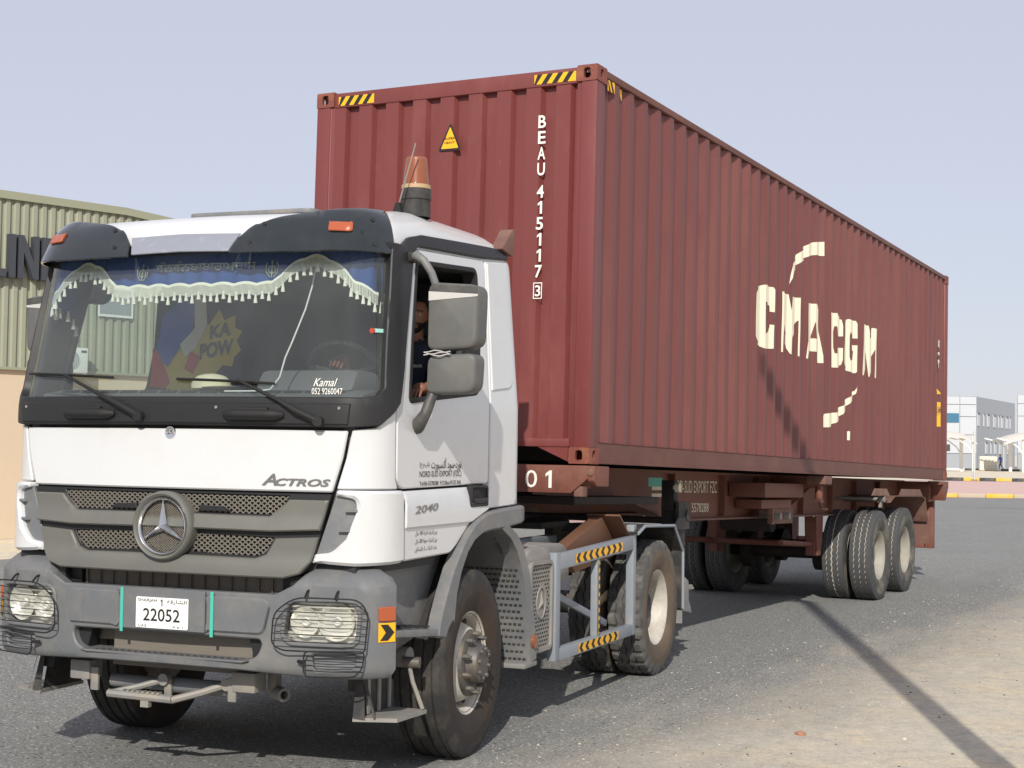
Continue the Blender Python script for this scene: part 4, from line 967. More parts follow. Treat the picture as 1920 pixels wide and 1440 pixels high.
pl = patch('number_plate', bump, fillet([(-.148, .802), (.172, .802), (.172, .962), (-.148, .962)], .008), 'plate_white', BM, off=.024, th=.006, bev=.001)
bt = lambda u0, z0: (lambda a, b, t: tuple(Vector(bump(u0+a, z0+b))+snormal(bump, u0+a, z0)*.026))
text('lettering', '22052', bt(.012, .872), (.225, .066), 'black_print', pl, .01)
text('lettering', '1', bt(.012, .936), (.012, .036), 'black_print', pl, .01)
text('lettering', 'SHARJAH', bt(-.075, .944), (.118, .020), 'black_print', pl, .0)
text('lettering', 'UAE', bt(-.105, .814), (.052, .014), 'black_print', pl, .0, spacing=1.3)
text('lettering', '\uFE94\uFED7\uFEAD\uFE8E\uFEB8\uFEDF\uFE8D', bt(.105, .942), (.118, .026), 'black_print', pl, .004)
text('lettering', 'P-E-1', bt(.115, .814), (.06, .010), 'black_print', pl, .0)
for u in (-.252, .300): patch('green_tape', bump, [(u, .775), (u+.018, .775), (u+.018, 1.006), (u, 1.006)], 'green_tape', BM, off=.020, th=.003, bev=0)
for s in (1, -1):
    H = empty('headlight', (0, 0, 0), parent=TT)
    patch('bezel', bump, sg(inset(HL, -.012) if area(HL) > 0 else inset(HL, -.012), s), 'bumper_grey', H, off=.012, th=.05, holes=[sg(inset(HL, .010), s)], bev=.006)
    bw = MB()
    for u, z, r in ((.815, .872, .078), (.985, .880, .098)):
        x, y, _ = bump(s*u, z); n = snormal(bump, s*u, z); prof = [(-.075, .0005), (-.07, r*.35), (-.045, r*.75), (-.012, r)]
        m = MB(); m.lathe([(a, b) for a, b in prof], 24); m.xf(Matrix.Translation(Vector((x, y, z))-n*.006) @ n.to_track_quat('X', 'Z').to_matrix().to_4x4()); bwl = m.build('reflector_bowl', 'reflector', H, smooth=True)
        m = MB(); m.lathe([(-.05, .0005), (-.02, .018), (-.035, .024)], 12); m.xf(Matrix.Translation(Vector((x, y, z))-n*.006) @ n.to_track_quat('X', 'Z').to_matrix().to_4x4()); m.build('bulb', 'lamp_glass', bwl, smooth=True)
    patch('reflector_plate', bump, sg(HL, s), 'reflector', H, off=-.050, th=.004, bev=0)
    for z in (.80, .945): patch('reflector_rib', bump, sg([(.74, z), (1.09, z), (1.09, z+.012), (.74, z+.012)], s), 'reflector', H, off=-.02, th=.05, bev=.002)
    patch('lens', bump, sg(inset(HL, .004), s), 'headlamp_lens', H, off=.0, th=.004, bev=0)
    fg = patch('fog_lamp', bump, sg(FOG, s), 'plastic_grey', H, off=-.03, th=.004, bev=0)
    # wire guard
    def q(u, z, d): n = snormal(bump, s*u, z); return Vector(bump(s*u, z))+n*d
    G = MB(); out = fillet([(.665, .765), (.672, .92), (.785, 1.002), (1.10, 1.002), (1.145, .94), (1.135, .75), (1.12, .735), (.72, .735)], [.05, .05, .06, .06, .05, .02, .03, .06], 5)
    G.tube([q(u, z, .052) for u, z in out], .0042, n=6, closed=True)
    for k in range(6):
        z = .782+k*.037; xs_ = [u for u in (.66+.004*i for i in range(130)) if inside(u, z, out)]
        if xs_: G.tube([q(u, z, .054) for u in (xs_[0], (xs_[0]*3+xs_[-1])/4, (xs_[0]+xs_[-1])/2, (xs_[0]+3*xs_[-1])/4, xs_[-1])], .0026, n=6)
    for u in (.84, 1.0): G.tube([q(u, 1.0, .052), q(u, 1.03, .02), q(u, 1.035, .0)], .006, n=6)
    out2 = fillet([(.838, .63), (.838, .735), (1.135, .745), (1.125, .66), (1.09, .615), (.86, .608)], .03, 4)
    G.tube([q(u, z, .045) for u, z in out2], .004, n=6, closed=True)
    for z in (.64, .665, .69, .715): G.tube([q(.842, z, .046), q(.98, z, .048), q(1.125, z, .046)], .0025, n=6)
    G.tube([q(.80, .68, .02), q(.838, .68, .045)], .010, n=6)
    G.build('lamp_guard', 'rubber_seal', H, smooth=True)
    cs = patch('corner_lamp', bump, sg(fillet([(1.205, .886), (1.30, .886), (1.30, .958), (1.205, .958)], .01), s), 'amber_red', BM, off=.012, th=.02, bev=.004)
    patch('arrow_sticker', bump, sg([(1.205, .782), (1.30, .782), (1.30, .878), (1.205, .878)], s), 'yellow', BM, off=.006, th=.003, bev=0)
    patch('arrow_mark', bump, sg([(1.215, .79), (1.255, .79), (1.292, .83), (1.255, .87), (1.215, .87), (1.245, .83)], s), 'black_print', BM, off=.009, th=.003, bev=0)
# behind the openings
RB = MB(); RB.bb((-.62, -1.20, .70), (.62, -1.16, 1.45)); RB.build('radiator', 'radiator', TT)
ri = MB()
for i in range(15): ri.bb((-.60+i*.083, -1.215, 1.0), (-.595+i*.083, -1.20, 1.12))
tag(ri.build('radiator_fins', 'radiator', TT), kind='stuff')
lb = MB(); lb.bb((-.38, -1.255, .665), (.48, -1.235, .79)); lb.build('lower_cooler', 'radiator', TT)
sp = MB(); sp.prism(sym([(0, .665), (.52, .665), (.48, .655), (0, .655)]), lambda a, b, t: (a, t, b), -1.37, -1.20)
SPL = sp.build('bumper_step', 'bumper_grey', TT)
ho = MB()
for i in range(22):
    for j in range(2):
        a = -.44+i*.041+(j*.02); ho.add([(a, -1.345+j*.03, .6665), (a+.026, -1.345+j*.03, .6665), (a+.026, -1.335+j*.03, .6665), (a, -1.335+j*.03, .6665)], [(0, 1, 2, 3)])
tag(ho.build('step_perforation', 'cab_dark', SPL), kind='stuff')
for s in (1, -1):
    MB().prism([(.52, .66), (.62, .70), (.62, .80), (.48, .80)], lambda a, b, t: (s*a, t, b), -1.30, -1.22).build('inner_duct', 'black_trim', TT)
    MB().bb((s*.63, -1.22, 1.0), (s*1.05, -1.0, 1.16)).build('bumper_mount', 'black_trim', TT, bevel=.01)
    m = MB(); m.bb((s*.70, -1.27, .96), (s*.80, -1.18, 1.10)); m.build('grille_catch', 'black_trim', TT, bevel=.008)

# --- wheels of the tractor
fw = make_wheel('front_wheel', 'rib', ['tyre_rubber', 'sidewall_brown', 'tyre_rubber'], 'front', TT, .535, .305, 96)
for s in (1, -1):
    w = fw if s > 0 else copy_tree(fw, TT); w.location = (s*1.03, 0, .53); w.rotation_euler = (.3 if s > 0 else 1.1, 0, R(4) if s > 0 else math.pi+R(4))
dw = make_wheel('drive_wheel', 'lug', ['tyre_dusty', 'sidewall_mud', 'tread_slate'], 'drive', TT, .530, .285, 120)
first = True
for s in (1, -1):
    for x in (1.075, .755):
        w = dw if first else copy_tree(dw, TT); first = False
        w.location = (s*x, 3.6, .525); w.rotation_euler = (random.uniform(0, 6), 0, (0 if s > 0 else math.pi)+(math.pi if x < 1 else 0))
MB().cyl((-.95, 3.6, .53), (.95, 3.6, .53), .09, n=16).build('rear_axle', 'frame_dark', TT, smooth=True)
m = MB(); m.lathe([(-.2, .0005), (-.17, .14), (-.06, .22), (.06, .22), (.17, .14), (.2, .0005)], 24); m.xf(Matrix.Translation((0, 3.6, .53))); m.build('differential', 'frame_dark', TT, smooth=True)
MB().tube([(-.95, 0, .53), (-.6, 0, .45), (.6, 0, .45), (.95, 0, .53)], .06, n=10).build('front_axle', 'frame_dark', TT, smooth=True)
# --- chassis
for s in (1, -1):
    m = MB(); m.prism([(0, .74), (.075, .74), (.075, .748), (.010, .748), (.010, .992), (.075, .992), (.075, 1.0), (0, 1.0)], lambda a, b, t: (s*(.45-a), t, b), -1.05, 4.45); m.build('chassis_rail', 'frame_dark', TT)
for y in (-.9, .9, 1.9, 2.8, 4.2): MB().bb((-.44, y, .78), (.44, y+.08, .96)).build('chassis_cross_member', 'frame_dark', TT)
MB().bb((-.40, -1.0, .55), (.40, 1.2, 1.26)).build('engine', 'frame_dark', TT, bevel=.05)
MB().cyl((0, 1.2, .8), (0, 3.4, .62), .06, n=12).build('drive_shaft', 'frame_dark', TT)
dk_ = MB(); dk_.bb((-.52, .92, 1.01), (.52, 2.5, 1.035))
DK = dk_.build('catwalk', 'guard_paint', TT)
for s in (1, -1): MB().bb((s*.46, .85, 1.04), (s*.56, 3.0, 1.10)).build('catwalk_rail', 'guard_paint', DK, bevel=.006)
m = MB(); m.prism([(-.45, 2.95), (.45, 2.95), (.48, 3.5), (.28, 3.95), (.08, 4.02), (.05, 3.6), (-.05, 3.6), (-.08, 4.02), (-.28, 3.95), (-.48, 3.5)], lambda a, b, t: (a, b, t), 1.14, 1.19)
FW = m.build('fifth_wheel', 'frame_dark', TT, bevel=.008)
for s in (1, -1): MB().bb((s*.40, 3.15, 1.0), (s*.47, 3.7, 1.14)).build('bracket', 'frame_dark', FW)
for k, (x, c) in enumerate(((-.2, 'red_print'), (-.05, 'yellow'), (.12, 'rubber_seal'))):
    pts = [(x, .78, 1.6), (x+.05, 1.05, 1.30), (x, 1.35, 1.15), (x-.05, 1.65, 1.32), (x, 1.95, 1.50)]
    MB().tube(pts, .014, n=8).build('air_hose', 'rubber_seal', TT, smooth=True)
# --- front wheel arch
YC = lambda u: u-2.299
ARC = [(1.75, .735), (1.79, .85), (1.857, .965), (1.95, 1.095), (2.068, 1.215), (2.16, 1.285), (2.263, 1.342), (2.36, 1.372), (2.456, 1.390), (2.70, 1.402), (3.03, 1.412), (3.035, 1.310), (2.83, 1.295), (2.678, 1.284), (2.50, 1.282), (2.366, 1.271), (2.24, 1.232), (2.143, 1.167), (2.06, 1.065), (2.006, .953), (1.98, .83), (1.966, .70)]
for s in (1, -1):
    A = patch('wheel_arch', cab, sg(ARC, s), 'plastic_grey', TT, off=lambda u, z: .055, th=.07, bev=.012, res=.04)
    # inner liner: a curved strip under the arch
    cur = [(1.94, .72), (1.965, .84), (1.99, .95), (2.04, 1.06), (2.12, 1.165), (2.23, 1.235), (2.36, 1.275), (2.55, 1.285), (2.75, 1.29)]
    lm = MB(); n = len(cur); V = []
    for u, z in cur: 
        for x in (1.17, .62): V.append((s*x, YC(u), z+.004))
    lm.add(V, [(2*i, 2*i+1, 2*i+3, 2*i+2) for i in range(n-1)]); lm.build('arch_liner', 'black_trim', A, smooth=True)
    # recess behind the bumper: inner panel, step tread
    m = MB(); m.prism([(-1.06, 1.15), (-.50, 1.15), (-.18, 1.17), (-.35, .96), (-.44, .74), (-.56, .72), (-1.06, .62)], lambda a, b, t: (s*(1.02+t), a, b), 0, .03); m.build('step_well', 'plastic_grey', TT)
    m = MB(); m.prism(fillet([(-1.13, .80), (-.60, .752), (-.60, .79), (-1.13, .835)], .008), lambda a, b, t: (s*(.98+t), a, b), 0, .25); ST = m.build('entry_step', 'plastic_grey', TT, bevel=.008)
    for i in range(5):
        for j in range(4):
            y0 = -1.10+i*.10; z0 = .8365-(i*.10)*.085; MB().box((s*(1.03+j*.05), y0+.04, z0+.004), (.028, .05, .008), (-.083, 0, 0)).build('tread_pad', 'black_trim', ST)
    m = MB(); m.cyl((s*1.02, -.68, .64), (s*1.10, -.68, .64), .055, n=16); m.build('towing_boss', 'plastic_light', TT, smooth=True)
    # hanging lower step
    m = MB(); m.add([(s*.985, -1.10, .375), (s*1.20, -1.02, .375), (s*1.215, -.70, .375), (s*1.0, -.70, .375), (s*.985, -1.10, .355), (s*1.20, -1.02, .355), (s*1.215, -.70, .355), (s*1.0, -.70, .355)], [(0, 1, 2, 3), (7, 6, 5, 4), (0, 4, 5, 1), (1, 5, 6, 2), (2, 6, 7, 3), (3, 7, 4, 0)])
    LS = m.build('lower_step', 'steel_dusty', TT)
    m = MB(); m.add([(s*.985, -1.10, .37), (s*1.05, -1.09, .37), (s*1.02, -1.05, .60), (s*.985, -1.06, .60)], [(0, 1, 2, 3)]); m.add([(s*1.02, -1.08, .60), (s*1.09, -1.07, .37), (s*1.10, -1.06, .37), (s*1.03, -1.06, .60)], [(0, 1, 2, 3)])
    m.prism([(-1.05, .37), (-.72, .37), (-.70, .60), (-1.0, .60)], lambda a, b, t: (s*(1.0+t), a, b), 0, .008); m.build('flap', 'frame_dark', LS)
    for yy in (-1.0, -.88, -.76): MB().bb((s*1.010, yy, .38), (s*1.02, yy+.03, .58)).build('flap_rib', 'steel_dusty', LS)
    MB().tube([(s*1.20, -.72, .38), (s*1.15, -.74, .52), (s*1.13, -.75, .62)], .012, n=8).build('hanger', 'steel_dusty', LS)
    MB().cyl((s*1.10, -.76, .625), (s*1.19, -.74, .625), .030, n=14).build('hanger_bolt', 'hub_steel', LS, smooth=True)
    MB().add([(s*.93, -1.06, .50), (s*1.03, -1.06, .50), (s*1.03, -1.04, .60), (s*.93, -1.04, .60)], [(0, 1, 2, 3)]).build('mud_flap', 'frame_dark', TT)
    # rear half of the arch with its dimpled splash panel
    rp = [(.34, 1.283), (.48, 1.22), (.58, 1.14), (.66, 1.03), (.72, .90), (.76, .75), (.80, .60), (.83, .43)]
    m = MB(); V = []
    for i, (y, z) in enumerate(rp):
        V += [(s*1.205, y, z), (s*1.215, y+.075, z+.02), (s*1.20, y+.085, z+.02), (s*.66, y+.085, z+.02), (s*.66, y, z)]
    n = len(rp); m.add(V, [(5*i+k, 5*i+(k+1) % 5, 5*(i+1)+(k+1) % 5, 5*(i+1)+k) for i in range(n-1) for k in range(5)]+[(0, 1, 2, 3, 4), tuple(5*(n-1)+k for k in (4, 3, 2, 1, 0))])
    RM = m.build('rear_arch', 'plastic_grey', TT, smooth=True, angle=30)
    dm = MB()
    for i in range(26):
        for j in range(15):
            t = (i+.5)/26*(n-1); k = min(n-2, int(t)); f = t-k
            if k < 3: continue
            y = rp[k][0]+(rp[k+1][0]-rp[k][0])*f; z = rp[k][1]+(rp[k+1][1]-rp[k][1])*f; x = .70+j*.032+(.016 if i % 2 else 0)
            dm.box((s*x, y-.004, z), (.020, .008, .009), (.15, 0, 0))
    tag(dm.build('splash_dimples', 'frame_dark', RM), kind='stuff')
    MB().bb((s*1.0, .72, .405), (s*1.21, .93, .435)).build('arch_foot', 'plastic_light', RM, bevel=.006)
    m = MB(); m.cyl((s*1.205, .865, .56), (s*1.225, .865, .56), .042, n=20); m.build('side_reflector', 'amber', RM, smooth=True)
    # battery / filter housing with slotted cover and star relief
    m = MB(); m.prism(fillet([(.86, .45), (1.28, .45), (1.30, 1.08), (1.22, 1.13), (.90, 1.13), (.82, 1.05)], .05, 4), lambda a, b, t: (s*(.66+t), a, b), 0, .50); BX = m.build('battery_box', 'plastic_light', TT, bevel=.03)
    m = MB(); m.prism(fillet([(1.28, .86), (1.92, .86), (1.90, 1.06), (1.78, 1.12), (1.28, 1.13)], .05, 4), lambda a, b, t: (s*(.60+t), a, b), 0, .46); m.build('air_tank_cover', 'plastic_light', TT, bevel=.02)
    cover = fillet([(.875, .472), (1.252, .472), (1.262, 1.045), (.86, 1.05)], [.05, .05, .06, .06])
    fn = lambda a, b, t: (s*(1.162+t), a, b)
    m = MB(); 
    ci = inset(cover, .022) if area(cover) > 0 else inset(cover, .022)
    V2, F2 = tri2d(cover, [ci]); m.add([fn(a, b, .028) for a, b in V2], F2)
    for l in (cover, ci):
        k = len(l); m.add([fn(a, b, .028) for a, b in l]+[fn(a, b, 0) for a, b in l], [(i, (i+1) % k, k+(i+1) % k, k+i) for i in range(k)])
    CV = m.build('box_cover', 'plastic_light', BX)
    flat('cover_face', ci, fn, 'plastic_light', CV, .012)
    sl = MB()
    for i in range(21):
        for j in range(9):
            a = .895+j*.040+(.0 if i % 2 else .018); b = .505+i*.0255
            if inside(a-.02, b, ci) and inside(a+.035, b, ci) and (a-1.065)**2/.0085+(b-.78)**2/.0135 > 1: sl.add([fn(a, b, .014), fn(a+.022, b, .014), fn(a+.022, b+.011, .014), fn(a, b+.011, .014)], [(0, 1, 2, 3)])
    tag(sl.build('cover_slots', 'cab_dark', CV), kind='stuff')
    st = MB(); st.tube([fn(1.065+.075*math.cos(2*math.pi*i/28), .78+.098*math.sin(2*math.pi*i/28), .016) for i in range(28)], .006, n=6, closed=True)
    RGm = st.build('star_ring', 'plastic_light', CV, smooth=True)
    st = MB()
    for k in range(3):
        a = math.pi/2+k*2*math.pi/3; st.add([fn(1.065+.070*math.cos(a), .78+.092*math.sin(a), .014), fn(1.065+.012*math.cos(a+1.05), .78+.015*math.sin(a+1.05), .014), fn(1.065, .78, .032), fn(1.065+.012*math.cos(a-1.05), .78+.015*math.sin(a-1.05), .014)], [(0, 1, 2), (0, 2, 3)])
    st.build('star', 'plastic_light', CV)
    # side guard frame of square tube
    G = empty('side_guard', parent=TT); gx = 1.165
    def bar(nm, y0, z0, y1, z1, w=.075, d=.06, dx=0.0, mt='guard_paint'):
        a = math.atan2(z1-z0, y1-y0); L_ = math.hypot(y1-y0, z1-z0); b = MB(); b.box((s*(gx+dx), (y0+y1)/2, (z0+z1)/2), (d, L_, w), (a, 0, 0)); return b.build(nm, mt, G, bevel=.006)
    bar('post', 1.335, .38, 1.335, 1.085, .085)
    bar('rail', 1.378, .415, 2.95, .415, .08); bar('rail', 1.378, 1.02, 2.95, 1.065, .10)
    bar('post', 2.985, .375, 2.985, 1.20, .07); bar('centre_post', 2.16, .455, 2.16, .99, .055, .05)
    bar('brace', 1.40, .86, 2.80, .47, .05, .03, -.14)
    for yy, zz in ((1.335, .98), (1.335, .45), (2.985, 1.0)): b = MB(); b.box((s*.82, yy, zz), (.66, .05, .05)); b.build('stay', 'guard_paint', G)
    def chevs(nm, y0, z0, length, h, n, vertical=False, slope=0.0):
        b = MB(); gy = gx+.031
        def P(a, c, t): return (s*(gy+t), (y0+a) if not vertical else y0+c, (z0+c+a*slope) if not vertical else z0+a)
        b.add([P(0, 0, .001), P(length, 0, .001), P(length, h, .001), P(0, h, .001)], [(0, 1, 2, 3)], 0)
        st_ = length/n
        for i in range(n):
            a = (i+.12)*st_; w_ = st_*.52; dirn = 1 if (i < n*.6) else -1; tip = -st_*.30*dirn
            off_ = st_*.3 if dirn > 0 else 0
            b.add([P(a+off_, 0, .002), P(a+w_*.8+off_, 0, .002), P(min(length, a+w_*.8+tip+off_), h/2, .002), P(min(length, a+w_*.8+off_), h, .002), P(a+off_, h, .002), P(max(0, a+tip+off_), h/2, .002)], [(0, 1, 2, 5), (5, 2, 3, 4)], 1)
        return b.build(nm, ['yellow', 'black_print'], G)
    chevs('reflective_tape', 1.66, .994, 1.02, .062, 8, slope=.028); chevs('reflective_tape', 1.74, .385, .86, .060, 7)
    c_ = MB()
    chevs('reflective_tape', 2.148, .47, .50, .024, 9, vertical=True)
    b = MB(); b.box((s*.95, 1.95, .74), (.12, .16, .07)); b.box((s*1.01, 1.98, .735), (.03, .06, .05), None, 1); b.build('marker_lamp', ['rubber_seal', 'amber'], G, bevel=.006)
# brown tool board wedged behind the guard
bd = MB(); bd.prism([(1.90, 1.075), (2.70, 1.262), (3.02, 1.045), (2.95, .955), (2.12, .89)], lambda a, b, t: (.93+t, a, b), 0, .10); WD = bd.build('wedge_board', 'brown_board', TT, bevel=.008)
q0, q1 = Vector((0, 2.715, 1.268)), Vector((0, 3.05, 1.040)); dv = (q1-q0).normalized(); nv = Vector((0, -dv.z, dv.y))
m = MB(); V = [Vector((x, 0, 0))+p_+nv*t for p_ in (q0, q1) for x in (.90, 1.16) for t in (0.004, .018)]; m.add(V, [(0, 2, 6, 4), (1, 5, 7, 3), (0, 1, 3, 2), (4, 6, 7, 5), (0, 4, 5, 1), (2, 3, 7, 6)]); m.build('board_end', 'brown_board', WD)
m = MB(); P4 = lambda f, x: q0+(q1-q0)*f+Vector((x, 0, 0))+nv*.021
m.add([P4(.10, .98), P4(.10, 1.10), P4(.58, 1.10), P4(.58, .98)], [(0, 1, 2, 3)], 0); m.add([P4(.60, .98), P4(.60, 1.10), P4(.88, 1.10), P4(.88, .98)], [(0, 1, 2, 3)], 1); m.build('board_sticker', ['yellow', 'red_print'], WD)
# rear mudguards and tail brackets
for s in (1, -1):
    g = MB(); P = [(2.93, 1.13), (3.10, 1.18), (3.90, 1.15), (4.16, .93), (4.17, .46)]
    for k in range(len(P)-1):
        (a0, b0), (a1, b1) = P[k], P[k+1]
        g.add([(s*.62, a0, b0), (s*1.23, a0, b0), (s*1.23, a1, b1), (s*.62, a1, b1), (s*.62, a0-.008, b0+.012), (s*1.23, a0-.008, b0+.012), (s*1.23, a1-.008, b1+.012), (s*.62, a1-.008, b1+.012)], [(3, 2, 1, 0), (4, 5, 6, 7), (1, 2, 6, 5), (0, 4, 7, 3), (0, 1, 5, 4), (3, 7, 6, 2)])
    MG = g.build('rear_mudguard', 'frame_dark', TT)
    MB().tube([(s*1.235, a, b+.006) for a, b in P], .013, n=6).build('mudguard_edge', 'guard_paint', MG)
    MB().bb((s*1.0, 4.19, .34), (s*1.225, 4.20, .92)).build('mud_flap', 'plastic_light', MG)
    m = MB(); m.bb((s*.62, 4.42, .62), (s*.95, 4.50, .78)); m.build('tail_lamp', 'amber_red', TT, bevel=.01)
    m = MB(); m.prism([(4.40, .42), (4.66, .38), (4.62, .44), (4.56, .50), (4.55, .66), (4.44, .70), (4.40, .70)], lambda a, b, t: (s*(.98+t), a, b), 0, .2); m.build('lamp_bracket', 'plastic_light', TT, bevel=.008)
# --- under the bumper
m = MB(); m.cyl((-.51, -1.08, .462), (-.12, -1.08, .462), .036, n=16); m.cyl((-.12, -1.08, .462), (.26, -1.08, .462), .042, n=16); m.build('step_tube', 'plastic_grey', TT, smooth=True, angle=40)
for x, w_ in ((-.66, .1), (.38, .11)):
    MB().box((x, -1.12, .52), (w_*1.3, .12, .105)).build('tube_bracket', 'plastic_light', TT, bevel=.012)
    MB().box((x+(.09 if x < 0 else -.075), -1.16, .475), (.05, .02, .125)).build('bracket_plate', 'steel_dusty', TT, bevel=.006)
MB().box((-.115, -1.13, .455), (.045, .02, .09)).build('bracket_plate', 'steel_dusty', TT, bevel=.006)
m = MB(); m.tube([(-.13, -1.13, .497), (-.24, -1.20, .462), (-.39, -1.265, .424)], .018, n=8); m.tube([(.265, -1.13, .500), (.14, -1.20, .455), (.00, -1.262, .415)], .020, n=8)
m.tube([(-.40, -1.268, .424), (.005, -1.268, .418)], .022, n=8); FS = m.build('folding_step', 'steel_dusty', TT, smooth=True)
for k in range(8): MB().box((-.30+k*.032, -1.268, .445), (.014, .03, .012)).build('step_tooth', 'steel_dusty', FS)
for x in (-.133, .262): m = MB(); m.cyl((x, -1.16, .498), (x, -1.12, .498), .032, n=16); m.build('step_pivot', 'steel_dusty', FS, smooth=True)
MB().box((-.16, -1.268, .385), (.05, .03, .035)).build('step_lug', 'steel_dusty', FS)
m = MB(); m.lathe([(-.06, .0), (-.06, .036), (.05, .036), (.05, .022), (-.03, .022)], 20); m.xf(Matrix.Translation((.50, -1.0, .447)) @ Matrix.Rotation(R(-35), 4, 'Z')); m.bb((.42, -1.0, .46), (.47, -.94, .58)); m.build('towing_eye', 'plastic_light', TT, smooth=True, angle=35)
MB().bb((-.45, -1.05, .56), (.45, -.98, .66)).build('front_cross_beam', 'frame_dark', TT)
MB().bb((-.50, -1.10, .55), (.45, -1.06, .62)).build('lower_air_guide', 'radiator', TT)
# --- mirrors on both doors
for s in (1, -1):
    M_ = empty('door_mirror', parent=TT)
    if s < 0: M_.location = (.075, 0, 0)
    def mp(poly, nm, y0, y1, mt, par, bev=.028):
        b = MB(); b.prism(fillet(poly, [.05, .06, .05, .05], 4), lambda a, c, t: (s*a, t+(a-1.2)*.10, c), y0, y1); return b.build(nm, mt, par, bevel=bev*.7, angle=60)
    U = mp([(1.225, 2.272), (1.500, 2.290), (1.508, 2.622), (1.228, 2.640)], 'main_housing', -.80, -.66, 'mirror_grey', M_)
    W2 = mp([(1.222, 2.045), (1.490, 2.050), (1.500, 2.262), (1.228, 2.252)], 'wide_angle_housing', -.80, -.67, 'mirror_grey', M_)
    mp([(1.250, 2.325), (1.482, 2.335), (1.488, 2.57), (1.25, 2.575)], 'mirror_glass', -.664, -.655, 'chrome', U, .002)
    mp([(1.250, 2.085), (1.47, 2.085), (1.478, 2.235), (1.25, 2.245)], 'mirror_glass', -.674, -.664, 'chrome', W2, .002)
    flat('tape_band', [(1.232, 2.540), (1.502, 2.560), (1.505, 2.572), (1.232, 2.590)], lambda a, b, t: (s*a, -.803+(a-1.2)*.10, b), 'tape_film', U)
    flat('top_cover', [(1.235, 2.592), (1.502, 2.575), (1.500, 2.612), (1.25, 2.628)], lambda a, b, t: (s*a, -.8025+(a-1.2)*.10, b), 'mirror_arm', U)
    for k in range(3):
        z = 2.250+k*.010; MB().tube([(s*(1.215+i*.03), -.815+i*.003+.004*math.sin(i*2+k), z+.006*math.sin(i*1.7+k*2)) for i in range(6)], .003, n=6).build('tape_wrap', 'tape_film', M_)
    ar = MB(); ar.tube([(s*1.10, -.745, 2.775), (s*1.155, -.79, 2.782), (s*1.20, -.80, 2.755), (s*1.235, -.775, 2.69), (s*1.26, -.75, 2.60)], [.026, .026, .022, .021, .021], n=10); ar.build('upper_arm', 'plastic_grey', M_, smooth=True, angle=60)
    MB().box((s*1.10, -.76, 2.778), (.07, .09, .055)).build('arm_mount', 'black_trim', M_, bevel=.012)
    ar = MB(); ar.tube([(s*1.155, -.76, 1.875), (s*1.19, -.80, 1.89), (s*1.225, -.795, 1.945), (s*1.25, -.75, 2.07)], [.045, .038, .030, .028], n=12); ar.build('lower_arm', 'mirror_arm', M_, smooth=True, angle=60)
    MB().cyl((s*1.17, -.775, 2.0), (s*1.17, -.775, 1.99), .01, n=6)
    ar = MB(); ar.tube([(s*1.24, -.72, 2.05), (s*1.232, -.72, 2.62)], .014, n=8); ar.build('mirror_tube', 'mirror_arm', M_)
# front blind-spot mirror and its bent black arm on the far door
KM = empty('kerb_mirror', parent=TT)
MB().tube([(-1.13, -.50, 2.62), (-1.24, -.54, 2.60), (-1.30, -.585, 2.53), (-1.305, -.60, 2.40), (-1.285, -.66, 2.28), (-1.24, -.72, 2.16), (-1.14, -.72, 2.12)], .016, n=8).build('arm', 'rubber_seal', KM, smooth=True, angle=60)
m = MB(); m.prism(fillet([(-.46, 2.68), (-.16, 2.62), (-.06, 2.72), (-.12, 2.80), (-.44, 2.80)], .05, 5), lambda a, b, t: (-1.40+t, a, b), 0, .09); m.build('housing', 'mirror_arm', KM, bevel=.02)
# --- roof furniture
bc = MB(); bc.lathe([(0, .085), (.02, .085), (.10, .082), (.102, .088), (.155, .086), (.165, .080)], 32)
def up(m, x, y, z): m.xf(Matrix.Translation((x, y, z)) @ Matrix.Rotation(-math.pi/2, 4, 'Y')); return m
BC = up(bc, .905, -.30, 3.065).build('beacon_base', 'frame_dark', TT, smooth=True, angle=30)
b2 = MB(); b2.lathe([(.163, .084), (.185, .083), (.187, .078)], 32); up(b2, .905, -.30, 3.065).build('beacon_ring', 'beacon_band', BC, smooth=True)
pr = []
for i in range(13): pr += [(.187+i*.012, .077-i*.0012), (.193+i*.012, .073-i*.0012)]
b3 = MB(); b3.lathe(pr+[(.345, .055), (.350, .0005)], 32); up(b3, .905, -.30, 3.065).build('beacon_lens', 'amber', BC, smooth=True, angle=60)
an = MB(); an.tube([(.865, -.45, 3.10), (.975, -.46, 3.46)], .004, n=6); AN = an.build('antenna', 'steel_dusty', TT)
MB().prism([(-.03, 0), (.03, 0), (.018, .07), (-.005, .07)], lambda a, b, t: (.865+a, -.45+t, 3.06+b), -.02, .02).build('antenna_base', 'rubber_seal', AN)
hn = MB(); hn.prism(fillet([(.55, 2.99), (.74, 2.96), (.76, 3.14), (.72, 3.13), (.63, 3.05)], .02), lambda a, b, t: (1.0+t, a, b), 0, .085); hn.build('air_deflector_fin', 'trailer_dusty', TT, bevel=.012)

# ------------------------------------------------------------------ inside the cab
db = MB(); db.prism([(-1.17, 1.35), (-1.20, 1.95), (-1.10, 2.035), (-.95, 2.06), (-.72, 2.04), (-.62, 1.95), (-.60, 1.40)], lambda a, b, t: (t, a, b), -1.02, 1.02); DB = db.build('dashboard', 'dash_grey', TT, bevel=.02)
db = MB(); db.prism([(-1.02, 2.05), (-.94, 2.17), (-.70, 2.165), (-.60, 2.0)], lambda a, b, t: (t, a, b), .30, .90); db.build('instrument_hood', 'dash_grey', DB, bevel=.04)
vn = MB()
for i in range(14): vn.box((-.85+i*.13, -1.075, 2.046), (.10, .03, .006), (.35, 0, 0))
tag(vn.build('dash_vents', 'cab_dark', DB), kind='stuff')
sw = MB(); c0 = Vector((.58, -.47, 2.16)); e1 = Vector((1, 0, 0)); e2 = Vector((0, -.62, .78)).normalized()
